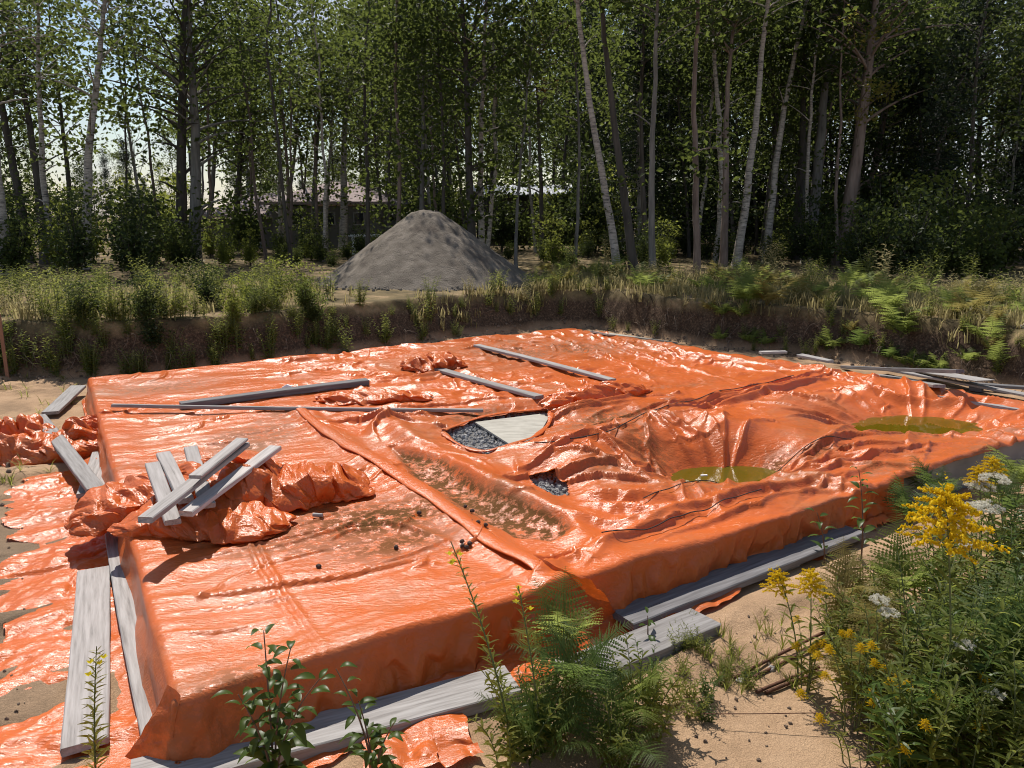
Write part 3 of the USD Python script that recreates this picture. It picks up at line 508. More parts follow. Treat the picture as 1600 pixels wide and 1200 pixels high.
# the far sheet's folded hem along the seam, and the rolled hem round the openings
hc = curve(np.array([[*q, tz(*q, .06, 90)] for q in su_line[::4]]), 70); hc[:, 2] = ndimage.gaussian_filter1d(hc[:, 2], 2) + 0.006
hv, hf = tube(hc, 0.050 + 0.03 * meshkit.noise(np.stack([np.arange(70) * .3, np.zeros(70), np.zeros(70)], -1), 3), 14, flat=0.26)
bare(put('folded_hem', (hv, hf), M['tarp'], far_t, smooth=True))
for H, zz in ((HOLE1, 0),):
    c = np.vstack([H[i] + (H[(i + 1) % len(H)] - H[i]) * t for i in range(len(H)) for t in (0, .2, .4, .6, .8)])
    c3 = np.array([[a, b, tz(a, b, .12, 80)] for a, b in c]); c3 = np.vstack([c3, c3[:1]])
    for k in range(3): c3[:, k] = ndimage.gaussian_filter1d(c3[:, k], 1.2, mode='wrap')
    r = 0.010 + 0.03 * meshkit.noise(np.stack([np.arange(len(c3)) * .5, np.zeros(len(c3)), np.zeros(len(c3))], -1), 5)
    bare(put('rolled_hem', tube(c3, r, 10, flat=0.34), M['tarp'], far_t, smooth=True))

# ------------------------------------------------------------------ foundation under it: four concrete walls, gravel inside, a plywood panel
fd = thing('concrete_foundation', 'grey concrete foundation wall showing bare beyond the front right hem of the tarp', 'foundation')
for i in range(4):
    a, b = QUAD[i], QUAD[(i + 1) % 4]; t = unit(b - a); n = np.array([t[1], -t[0]])
    a, b = a - n * 0.03, b - n * 0.03
    corners = [a, b, b - n * 0.2 - t * 0.2 * (i % 2 == 0), a - n * 0.2 + t * 0.2 * (i % 2 == 0)] if False else [a + t * (0.22 if i % 2 else -0.0), b - t * (0.22 if i % 2 else 0.0), b - n * 0.2 - t * (0.22 if i % 2 else 0.0), a - n * 0.2 + t * (0.22 if i % 2 else 0.0)]
    z0, z1 = -0.15, TOP - 0.075 + (0.01 if i == 0 else 0)
    v = [[*c, z0] for c in corners] + [[*c, z1] for c in corners]
    put('wall', (np.array(v), np.array([[0, 3, 2, 1], [4, 5, 6, 7], [0, 1, 5, 4], [1, 2, 6, 5], [2, 3, 7, 6], [3, 0, 4, 7]])), M['concrete'], fd)
def rocks(n, poly, z, size, seed):
    r = np.random.default_rng(seed); b = MB(); poly = np.asarray(poly); lo, hi = poly.min(0) - .25, poly.max(0) + .25
    ic = trimesh.creation.icosphere(1); ic0 = np.array(ic.vertices); fc = np.array(ic.faces)
    for k in range(n):
        s = size * r.uniform(.5, 1.3); v = ic0 * (s * r.uniform(.6, 1.1, 3)); v += r.normal(0, s * .14, v.shape)
        a = r.uniform(0, 6.28); R = np.array([[math.cos(a), -math.sin(a), 0], [math.sin(a), math.cos(a), 0], [0, 0, 1]])
        b.add(v @ R.T + [*(lo + (hi - lo) * r.random(2)), z + r.uniform(-.012, .012)], fc)
    return b.get()
gb = MB()
for H in (HOLE1, HOLE2):
    c = H.mean(0); q = c + (H - c) * 1.5; n = len(q)
    gb.add(np.vstack([np.c_[q, np.full(n, .185)], [[*c, .19]]]), np.array([[i, (i + 1) % n, n] for i in range(n)]))
put('gravel_bed', gb.get(), M['gravel_bed'], kind='stuff', label='dark gravel bed under the opening in the tarp')
g2 = MB(); g2.add(*rocks(2600, HOLE1, 0.195, 0.021, 5)); g2.add(*rocks(1000, HOLE2, 0.195, 0.021, 6))
put('gravel', g2.get(), M['gravel'], kind='stuff', label='grey crushed gravel showing through the openings in the orange tarp')
pp = pw((742, 660), (862, 645), (836, 690), (800, 697), z=0.24)
v = np.vstack([np.c_[pp, np.full(4, 0.226)], np.c_[pp, np.full(4, 0.245)]])
put('panel', trimesh.Trimesh(v, [[0, 2, 1], [0, 3, 2], [4, 5, 6], [4, 6, 7], [0, 1, 5], [0, 5, 4], [1, 2, 6], [1, 6, 5], [2, 3, 7], [2, 7, 6], [3, 0, 4], [3, 4, 7]], process=False), M['plywood'], label='pale flat board lying on the gravel in the larger tarp opening', cat='board')
# pools
def disc(c, rx, ry, rot, z, n=48):
    a = np.linspace(0, 2 * np.pi, n, endpoint=False); x, y = rx * np.cos(a), ry * np.sin(a)
    v = np.stack([c[0] + x * math.cos(rot) - y * math.sin(rot), c[1] + x * math.sin(rot) + y * math.cos(rot), np.full(n, z)], -1)
    return np.vstack([v, [[*c, z]]]), np.array([[i, (i + 1) % n, n] for i in range(n)])
put('water', disc(BOWL1, 0.95, 0.72, 0.4, 0.055), M['water'], kind='structure', label='green rainwater pool in the nearer sag of the tarp')
put('water', disc(BOWL2, 1.25, 0.85, 0.25, 0.10), M['water'], kind='structure', label='green rainwater pool in the farther sag of the tarp')
# ------------------------------------------------------------------ planks
def plank_mesh(L, w, t, seed):
    r = np.random.default_rng(seed); n = max(6, int(L / 0.12))
    x = np.linspace(-L / 2, L / 2, n); c = min(0.006, t * .25)
    prof = np.array([[-w/2 + c, t/2], [w/2 - c, t/2], [w/2, t/2 - c], [w/2, -t/2 + c], [w/2 - c, -t/2], [-w/2 + c, -t/2], [-w/2, -t/2 + c], [-w/2, t/2 - c]])
    sag = 0.003 * L * np.sin(np.pi * (x / L + .5)) * r.uniform(-1, 1); bow = 0.004 * L * np.sin(np.pi * (x / L + .5)) * r.uniform(-1, 1); tw = np.linspace(-1, 1, n) * r.uniform(-.03, .03)
    v = np.zeros((n, 8, 3))
    for k in range(n):
        cs, sn = math.cos(tw[k]), math.sin(tw[k]); q = prof + r.normal(0, .0008, prof.shape)
        v[k, :, 0] = x[k]; v[k, :, 1] = q[:, 0] * cs - q[:, 1] * sn + bow[k]; v[k, :, 2] = q[:, 0] * sn + q[:, 1] * cs + sag[k]
    v[0, :, 0] += r.normal(0, .004, 8) ; v[-1, :, 0] += r.normal(0, .004, 8)
    i = np.arange(n - 1)[:, None] * 8; j = np.arange(8)[None]; kk = (j + 1) % 8
    f = np.stack([i + j, i + 8 + j, i + 8 + kk, i + kk], -1).reshape(-1, 4)
    f = np.vstack([f[:, [0, 1, 2]], f[:, [0, 2, 3]], [[0, k, k + 1] for k in range(1, 7)], [[(n-1)*8, (n-1)*8 + k + 1, (n-1)*8 + k] for k in range(1, 7)]])
    m = trimesh.Trimesh(v.reshape(-1, 3), f, process=False); m.fix_normals(); return m
_ps = [100]
def plank(p1, p2, w, t, mtl, label, cat='plank', name='plank', roll=0.0, group=None, extra=0.0):
    p1, p2 = np.asarray(p1, float), np.asarray(p2, float); ax = unit(p2 - p1); L = np.linalg.norm(p2 - p1) + extra
    yv = unit(np.cross([0, 0, 1.0], ax)); zv = np.cross(ax, yv)
    yv, zv = yv * math.cos(roll) + zv * math.sin(roll), zv * math.cos(roll) - yv * math.sin(roll)
    Mx = np.eye(4); Mx[:3, 0], Mx[:3, 1], Mx[:3, 2], Mx[:3, 3] = ax, yv, zv, (p1 + p2) / 2 - zv * t / 2
    _ps[0] += 1; off = np.array([(_ps[0] * 7.31) % 23 + 3, (_ps[0] * 3.7) % 11, 0]); Mx[:3, 3] -= ax * off[0] + yv * off[1]
    pm = plank_mesh(L, w, t, _ps[0]); pm.apply_translation(off)
    return put(name, pm, M[mtl], smooth=25, mtx=Mx, label=label, cat=cat, group=group)
def tp2(a, b, up=0.035):                                # two photo points on the tarp's top, lifted by the board's own thickness
    q = []
    for px in (a, b):
        z = TOP
        for _ in range(4): p = P(*px, z); z = tz(p[0], p[1], .07, 90) + up
        q.append(P(*px, z))
    return q
# on the far half of the tarp
plank(*tp2((281, 629), (574, 592), .075), .14, .07, 'wood_dark', 'dark grey beam lying on the tarp behind the long thin lath')
plank(*tp2((175, 631), (755, 639), .07), .05, .035, 'wood', 'long thin grey lath crossing the left half of the tarp', 'lath', 'lath')
plank(*tp2((675, 572), (843, 618), .04), .13, .04, 'wood', 'shorter of two parallel grey boards near the middle of the tarp', 'board', 'board')
plank(*tp2((745, 538), (957, 592), .04), .12, .04, 'wood', 'longer of two parallel grey boards near the middle of the tarp, the farther one', 'board', 'board')
# at the far edge and beyond it
p_, q_ = P(492, 549, .06), P(540, 544, .06); plank(p_, q_, .14, .04, 'wood_light', 'short pale board at the foot of the shaded bank', 'board', 'board')
p_, q_ = tp2((936, 519), (1045, 533), .02); plank(p_, q_, .45, .03, 'plywood', 'flat grey sheet of plywood at the farthest corner of the tarp', 'board', 'board')
p_, q_ = P(1188, 549, .2), P(1228, 548, .2); plank(p_, q_, .10, .04, 'wood_light', 'small pale board end sticking out past the far hem', 'board', 'board')
p_, q_ = P(1250, 553, .24), P(1298, 563, .24); plank(p_, q_, .14, .04, 'wood', 'short grey board on the far hem left of the board heap', 'board', 'board')
# heap of boards on the right
R1 = tp2((1380, 574), (1640, 622), .10); plank(*R1, .13, .035, 'wood', 'long pale board running out of the picture on the right', 'board', 'board')
plank(*tp2((1366, 584), (1468, 601), .05), .15, .04, 'wood', 'short grey board in front of the long pale board on the right', 'board', 'board')
plank(*tp2((1318, 571), (1500, 577), .06), .10, .05, 'wood_dark', 'dark narrow board behind the long pale board on the right', 'board', 'board')
plank(*tp2((1508, 597), (1660, 607), .10), .12, .04, 'wood_dark', 'dark board resting on a block at the right end of the tarp', 'board', 'board')
plank(*tp2((1517, 603), (1536, 606), .07), .12, .06, 'wood_dark', 'small dark wooden block under the board ends on the right', 'block', 'wood_block')
plank(*tp2((1440, 578), (1540, 594), .015), .30, .015, 'wood', 'greyish plywood sheet lying behind the boards on the right', 'board', 'board')
# left side, on the ground skirt of the tarp
plank(P(60, 648, .20), P(150, 762, .16), .14, .045, 'wood', 'grey board sloping along the left side of the tarp beside the crumpled sheet')
plank(P(78, 643, .09), P(122, 602, .14), .19, .04, 'wood', 'short wide grey board by the far left corner of the tarp')
plank(P(138, 770, .06), P(160, 705, .06), .19, .04, 'wood', 'wide grey board half hidden under the bundled tarp at the left edge')
plank(P(150, 770, .11), P(172, 712, .11), .10, .04, 'wood_light', 'narrow board end beside the left wall above the bundled tarp')
plank(P(146, 888, .07), P(132, 1160, .07), .195, .04, 'wood_light', 'wide pale plank lying on the left skirt of the tarp')
plank(P(176, 826, .10), P(243, 1152, .06), .115, .045, 'wood', 'narrow weathered plank leaning along the left wall of the foundation')
# front
plank(P(205, 1212, .07), P(800, 1058, .07), .24, .07, 'wood', 'long weathered plank on the ground along the front of the tarp, left of the ferns')
plank(P(905, 1042, .07), P(1102, 962, .07), .24, .07, 'wood', 'thick grey plank ending on the sand right of the ferns')
plank(P(960, 956, .08), P(1322, 821, .08), .33, .05, 'wood_dark', 'wide dark grey plank against the front wall under the tarp hem')
plank(P(962, 963, .04), P(1225, 867, .04), .27, .038, 'wood_dark', 'dark plank lying under the wide grey plank at the front wall')

# ------------------------------------------------------------------ gathered bundles of tarp
def bundle(L, W, Hh, seed, fold=1.0):
    """a gathered lump of sheet: a coarse body, broken into ever smaller flat facets"""
    r = np.random.default_rng(seed); n, m = 15, 12
    t = np.linspace(-1, 1, n)[:, None] + r.uniform(-.05, .05, (n, m)); ph = np.linspace(0, 2 * np.pi, m, endpoint=False)[None] + r.uniform(-.2, .2, (n, m))
    tt = np.clip(np.abs(t), 0, 1); cx_, sx_ = np.cos(ph), np.sin(ph)
    q = 1 + fold * r.uniform(-.20, .22, (n, m)) + fold * .16 * np.sin(ph * 3 + t * 4 + seed)
    y = W / 2 * (1 - tt ** 5 * .5) * np.sign(cx_) * np.abs(cx_) ** .75 * q; z = Hh * ((1 - tt ** 3) * .8 + .16) * sx_ * q
    z = np.where(sx_ < 0, z * .15, z); x = L / 2 * t + r.normal(0, .02 * L, (n, m)); y = y + .12 * W * np.sin(t * 2.3 + seed)
    v = np.stack([x, y, z], -1).reshape(-1, 3); i = np.arange(n - 1)[:, None] * m; j = np.arange(m)[None]; k = (j + 1) % m
    f = np.stack([i + j, i + k, i + m + k, i + m + j], -1).reshape(-1, 4); f = np.vstack([f[:, [0, 1, 2]], f[:, [0, 2, 3]]])[:, ::-1]
    e = n * m; v = np.vstack([v, v[:m].mean(0), v[-m:].mean(0)]); jj = np.arange(m); kk = (jj + 1) % m
    f = np.vstack([f, np.stack([np.full(m, e), kk, jj], -1)[:, ::-1], np.stack([np.full(m, e + 1), e - m + jj, e - m + kk], -1)[:, ::-1]])
    amp = min(W, Hh * 2) * .055 * fold
    for lev in range(4):
        o = len(v); v, f = trimesh.remesh.subdivide(v, f); nv = np.array(trimesh.Trimesh(v, f, process=False).vertex_normals)
        d = r.normal(0, amp, len(v) - o)
        if lev == 0: d -= amp * .5
        v[o:] += nv[o:] * d[:, None]; amp *= .30
        if lev == 1:
            w_ = trimesh.Trimesh(v, f, process=False); trimesh.smoothing.filter_taubin(w_, iterations=3); v = np.array(w_.vertices)
    return v, f
def heap(px, z, L, W, Hh, rot, seed, label, fold=1.0, tilt=0.0, cat='tarp bundle', name='tarp_bundle', dirt_v=0.0):
    p = P(*px, z); v, f = bundle(L, W, Hh, seed, fold)
    if tilt: c, s = math.cos(tilt), math.sin(tilt); v = np.c_[v[:, 0] * c - v[:, 2] * s, v[:, 1], v[:, 0] * s + v[:, 2] * c]
    o = put(name, (v, f), M['tarp'], smooth=True, loc=p, rotz=rot, label=label, cat=cat); primvar(UsdGeom.Mesh(o), 'dirt', np.full(len(v), dirt_v)); return o
heap((318, 822), TOP - .01, 1.14, .46, .17, 0.10, 3, 'lowest orange tarp bundle, lying across the strip under the crossed boards', .75)
heap((232, 785), TOP - .05, 1.05, .55, .19, 0.55, 7, 'orange tarp bundle hanging over the left edge of the foundation', .9, 0.12)
heap((352, 775), TOP + .03, 1.05, .72, .29, 0.75, 12, 'tallest orange tarp bundle, carrying the crossed boards', .8)
heap((480, 772), TOP - .01, .92, .55, .21, 0.25, 19, 'orange tarp bundle to the right of the crossed boards', .85)
heap((55, 712), 0.0, 1.40, .55, .20, 0.30, 23, 'crumpled loose orange tarp on the sand at the left margin', 1.3)
heap((40, 692), 0.03, .9, .28, .26, 0.0, 29, 'orange tarp flap standing up at the left margin behind the crumpled sheet', 1.2)
heap((232 - 90, 690), 0.03, .70, .45, .26, 1.3, 31, 'crumpled orange tarp bunched against the left wall of the foundation', 1.3)
heap((678, 572), TOP - .02, .85, .60, .17, 0.2, 37, 'small crumple of orange tarp at the upper end of the shorter board', 1.2)
heap((930, 622), TOP - .01, 1.5, .32, .17, 0.62, 41, 'rolled orange fold of tarp pointing right beside the end of the longer board', .7)
heap((585, 624), TOP - .02, 1.3, .40, .10, 0.05, 43, 'low rumpled fold of orange tarp between lath and dark beam', 1.2)
# crossed boards on the bundles
def pz(a, za, b, zb): return P(*a, za), P(*b, zb)
ZB = TOP + .31
plank(*pz((238, 722), ZB, (270, 812), ZB - .14), .10, .038, 'wood_light', 'leftmost short pale board under the crossed pair on the bundle', 'board', 'board')
plank(*pz((255, 706), ZB + .02, (290, 778), ZB - .06), .10, .038, 'wood_light', 'short pale board just right of the leftmost one on the bundle', 'board', 'board')
plank(*pz((298, 697), ZB + .02, (324, 786), ZB - .08), .10, .038, 'wood_light', 'short pale board rising between the two slanting boards on the bundle', 'board', 'board')
plank(*pz((290, 798), ZB - .06, (430, 696), ZB + .02), .10, .038, 'wood_light', 'slanting pale board on the bundle, lower right of the two', 'board', 'board')
plank(*pz((226, 808), ZB + .0, (380, 690), ZB + .10), .10, .038, 'wood_light', 'long slanting pale board topmost on the tarp bundle', 'board', 'board')
plank(*pz((305, 742), ZB + .115, (378, 684), ZB + .135), .09, .025, 'wood_light', 'thin strip of wood on top of the long slanting board', 'board', 'board')

# ------------------------------------------------------------------ loose patches of tarp at the front
def patch(c4, n, m, amp, seed, label=None, parent=None, lift=0.012, name='tarp', ground=True, ragged=.0):
    s, t = np.meshgrid(np.linspace(0, 1, n), np.linspace(0, 1, m), indexing='ij'); c = np.asarray(c4, float)
    p = c[0] * ((1-s)*(1-t))[..., None] + c[1] * (s*(1-t))[..., None] + c[2] * (s*t)[..., None] + c[3] * ((1-s)*t)[..., None]
    q = np.stack([p[..., 0] * 5, p[..., 1] * 5, p[..., 2] * 5], -1)
    w = amp * (np.abs(meshkit.noise(q, seed) - .5) * 2 + .5 * np.abs(meshkit.noise(q * 2.3, seed + 1) - .5) * 2 + .25 * meshkit.noise(q * 6, seed + 2))
    if ragged: p[..., :2] += ragged * (np.stack([meshkit.fbm(q * .8, 3, seed + 5), meshkit.fbm(q * .8 + 9, 3, seed + 6)], -1) - .5)
    if ground:
        g = base_ground(p[..., 0], p[..., 1]); p[..., 2] = np.maximum(p[..., 2], g + lift)
    p[..., 2] += w
    f = grid_faces(n, m); o = put(name, (p.reshape(-1, 3), f), M['tarp'], parent, smooth=True, label=label, cat='tarp' if label else None)
    primvar(UsdGeom.Mesh(o), 'dirt', 0.5 * meshkit.fbm(q.reshape(-1, 3) * .6, 3, seed + 8)); return o
patch([P(842, 880, .36), P(925, 915, .33), P(966, 965, .03), P(872, 1000, .03)], 50, 40, .05, 3, parent=near_t, name='corner_flap')
patch([P(985, 975, .03), P(1180, 893, .03), P(1195, 903, .02), P(1010, 1000, .02)], 70, 16, .03, 9, 'torn strip of orange tarp poking out from under the dark front planks', ragged=.15)
patch([P(560, 1150, .02), P(720, 1120, .02), P(780, 1200, .02), P(560, 1230, .02)], 50, 40, .03, 15, 'ragged patch of orange tarp on the sand in front of the long front plank', ragged=.25, lift=.004)
patch([P(1085, 838, .05), P(1240, 800, .05), P(1265, 818, .02), P(1110, 862, .02)], 4, 4, .02, 17, parent=near_t, name='hem_scrap') if False else None

patch([P(283, 1092, .34), P(262, 1080, .33), P(196, 1192, .02), P(262, 1205, .02)], 40, 30, .04, 19, parent=near_t, name='corner_fold')
# dark hem lines of the tarp, laid on it as thin dark tubes
def cord(pts, r, mtl, label, cat='cord', name='cord', lift=0.012, n=60):
    c = curve(np.array([on_tarp(*q) for q in pts]), n)
    c[:, 2] = np.array([tz(a, b, .05, 85) for a, b, _ in c]); c[:, 2] = ndimage.gaussian_filter1d(c[:, 2], 2.0) + lift
    return put(name, tube(c, r, 6), M[mtl], smooth=True, label=label, cat=cat)
cord(((1005, 775), (1110, 750), (1215, 722), (1330, 690)), .004, 'cord', 'thin black hem line across the sagging tarp by the nearer pool')
cord(((835, 700), (900, 690), (985, 660), (1090, 625), (1240, 590)), .005, 'cord', 'dark hem line along the folds between gravel opening and far boards')
cord(((940, 838), (1040, 806), (1150, 770), (1190, 760)), .004, 'cord', 'short dark hem line on the front part of the tarp')

# small litter on the tarp
def cone_mesh(r, seed):
    g = np.random.default_rng(seed); b = MB()
    ic = trimesh.creation.icosphere(2, 1.0); v = np.array(ic.vertices); a = np.arctan2(v[:, 1], v[:, 0]); k = 1 + .16 * np.sin(6 * a + 9 * v[:, 2]) * np.cos(11 * v[:, 2])
    v = v * k[:, None] * [r * .8, r * .8, r]; return v[:, [2, 0, 1]], np.array(ic.faces)
for i, (px, lab) in enumerate((((655, 803), 'dark cone lying alone on the tarp left of the seam'), ((727, 793), 'dark cone highest on the seam fold'), ((738, 800), 'dark cone just below the highest one on the seam fold'), ((737, 817), 'left cone of a row of three on the seam fold'), ((747, 818), 'middle cone of a row of three on the seam fold'), ((759, 822), 'right cone of a row of three on the seam fold'),
                                ((722, 848), 'upper left cone of a cluster of four on the near tarp'), ((734, 851), 'right cone of a cluster of four on the near tarp'), ((722, 855), 'lower left cone of a cluster of four on the near tarp'), ((729, 857), 'lowest cone of a cluster of four on the near tarp'), ((619, 857), 'dark cone lying alone on the tarp below the stain'), ((498, 887), 'small dark cone near the double hem line'))):
    p = on_tarp(*px); put('pine_cone', cone_mesh(.017, i), M['cone'], smooth=True, loc=p + [0, 0, .010], rotz=i * 1.7, label=lab, cat='cone')
p = on_tarp(497, 808); put('cork', tube([p + [-.035, .0, .018], p + [.035, -.008, .018]], .014, 12), M['wood_light'], smooth=40, label='small tan stick end lying on the near tarp below the bundles', cat='stick')
p = on_tarp(449, 610); put('paper_scrap', tube([p + [-.05, 0, .02], p + [0, .01, .05], p + [.05, 0, .03]], .03, 6), M['white_chip'], label='white scrap lying against the dark beam', cat='scrap')
p = P(1100, 744, .05); put('foam_scrap', tube([p + [-.03, 0, .0], p + [.03, .01, .0]], .016, 7), M['white_chip'], label='small white scrap floating in the nearer green pool', cat='scrap')

# ------------------------------------------------------------------ gravel pile
def pile():
    c = PY(668, 448, 19.4); R, Hh = 2.75, 1.95
    r = np.linspace(0, 1.12, 90)[:, None] * np.ones((1, 200)); a = np.ones((90, 1)) * np.linspace(0, 2 * np.pi, 200, endpoint=False)[None]
    x, y = r * np.cos(a), r * np.sin(a)
    rw = r * (1 + .10 * (meshkit.fbm(np.stack([np.cos(a) * 1.5, np.sin(a) * 1.5, a * 0], -1), 3, 5) - .5))
    prof = 1 - rw; z = np.where(rw < .12, .88 - (rw ** 2) * 2.6 + .017, prof) ; z = np.minimum(z, .90)
    q = np.stack([x * 3, y * 3, x * 0], -1)
    z = z + .05 * (meshkit.fbm(q, 4, 8) - .5) * np.minimum(1, r * 3) + .018 * (meshkit.fbm(q * 7, 3, 9) - .5)
    gl = meshkit.noise(np.stack([np.cos(a) * 6, np.sin(a) * 6, r * 1.2], -1), 10); z += -.05 * np.abs(gl - .5) * sstep(.08, .3, r) + .012 * (meshkit.noise(np.stack([x * 40, y * 40, x * 0], -1), 11) - .5)
    z = np.maximum(z, -.06)
    v = np.stack([c[0] + R * x, c[1] + R * y, BANK - .02 + Hh * z], -1).reshape(-1, 3)
    i = np.arange(89)[:, None] * 200; j = np.arange(200)[None]; k = (j + 1) % 200
    f = np.stack([i + j, i + 200 + j, i + 200 + k, i + k], -1).reshape(-1, 4)
    put('gravel_pile', (v, f), M['pile'], smooth=True, label='tall cone shaped pile of grey gravel on the bank in front of the woods', cat='gravel pile')
pile()
r = np.random.default_rng(17); sb_ = MB(); pc = PY(668, 448, 19.4); ic = trimesh.creation.icosphere(1)
for _ in range(420):
    a = r.uniform(0, 6.28); q = 2.55 + abs(r.normal(0, .22)); s = r.uniform(.012, .05); x, y = pc[0] + q * math.cos(a), pc[1] + q * math.sin(a)
    sb_.add(np.array(ic.vertices) * s * r.uniform(.6, 1.2, 3) + [x, y, gz(x, y) + s * .3 + max(0, 2.62 - q) * .45], np.array(ic.faces))
put('loose_gravel', sb_.get(), M['pile'], kind='stuff', label='loose stones rolled to the foot of the gravel pile')
# ------------------------------------------------------------------ trees
def rhomb(pos, size, r, flat=0.6, droop=0.0, aspect=0.62):  # leaves as bent quads, any number at once
    n = len(pos); a = r.uniform(0, 2 * np.pi, n); nz = unit(np.stack([r.normal(0, 1, n), r.normal(0, 1, n), r.normal(0, flat, n) + 0.55], -1))
    d = np.stack([np.cos(a), np.sin(a), r.normal(-droop, .35, n)], -1); d = unit(d - nz * (d * nz).sum(-1, keepdims=True)); w = np.cross(nz, d)
    s = (size * r.uniform(.6, 1.3, n))[:, None]
    v = np.stack([pos - d * s * .5, pos + w * s * aspect * .5 + nz * s * .08, pos + d * s * .5 - nz * s * .08, pos - w * s * aspect * .5 + nz * s * .08], 1).reshape(-1, 3)
    k = np.arange(n)[:, None] * 4
    return v, np.vstack([k + [0, 3, 2], k + [0, 2, 1]])
def tree_parts(path, r0, H, crown, r, spread=1.6, nclump=46, per=55, leaf=.12, clump=.42, low=0.0, conical=False):
    """trunk with limbs, and a crown of leaf clumps, round a trunk path (points from foot to top)"""
    tk = MB(); n = len(path); t = np.linspace(0, 1, n); rad = r0 * (1 - .82 * t) * (1 + .35 * np.exp(-t * 26))
    tk.add(*tube(path, rad, 10)); pos = []
    z0, z1 = path[0, 2], path[-1, 2]
    for k in range(nclump):
        f = crown + (1 - crown) * r.random() ** .85 if r.random() > low else crown * r.uniform(.25, 1)
        i = min(n - 2, int(f * (n - 1))); base = path[i] + (path[i + 1] - path[i]) * (f * (n - 1) - i)
        a = r.uniform(0, 6.283); g = (f - crown * .6) / (1 - crown * .6)
        reach = spread * ((1.02 - f) * 1.3 if conical else (0.35 + 1.0 * math.sin(math.pi * min(1, max(.05, g * .8 + .16))))) * r.uniform(.35, 1.1)
        up = (-.15 if conical else r.uniform(.1, .75)) * reach
        tip = base + [math.cos(a) * reach, math.sin(a) * reach, up]
        mid = base + (tip - base) * .5 + [0, 0, .08 * reach]
        tk.add(*tube(curve([base, mid, tip], 6), np.linspace(max(.012, rad[i] * .38), .006, 6), 5, caps=False))
        for q in (1.0, .62):
            m = int(per * (.7 if q < 1 else 1) * r.uniform(.5, 1.3)); c = base + (tip - base) * q
            pos.append(c + r.normal(0, 1, (m, 3)) * [clump, clump, clump * .62] * r.uniform(.7, 1.2))
    return tk.get(), np.vstack(pos)
def trunk_path(p0, top, H, r, wig=.12, n=26):
    d = unit(np.asarray(top, float) - p0); L = H / max(.5, d[2]); t = np.linspace(0, 1, n)
    w = np.cumsum(r.normal(0, 1, (n, 3)), 0) * wig / n ** .5 * [1, 1, 0]; w -= w[0]
    ph = r.uniform(0, 6, 2)
    s = np.stack([np.sin(t * 5 + ph[0]) - math.sin(ph[0]), np.sin(t * 4.2 + ph[1]) - math.sin(ph[1]), t * 0], -1) * wig * .8
    return p0 - [0, 0, .15] + d * (t * (L + .15))[:, None] + w * t[:, None] ** .5 + s * (1 - .4 * t[:, None])
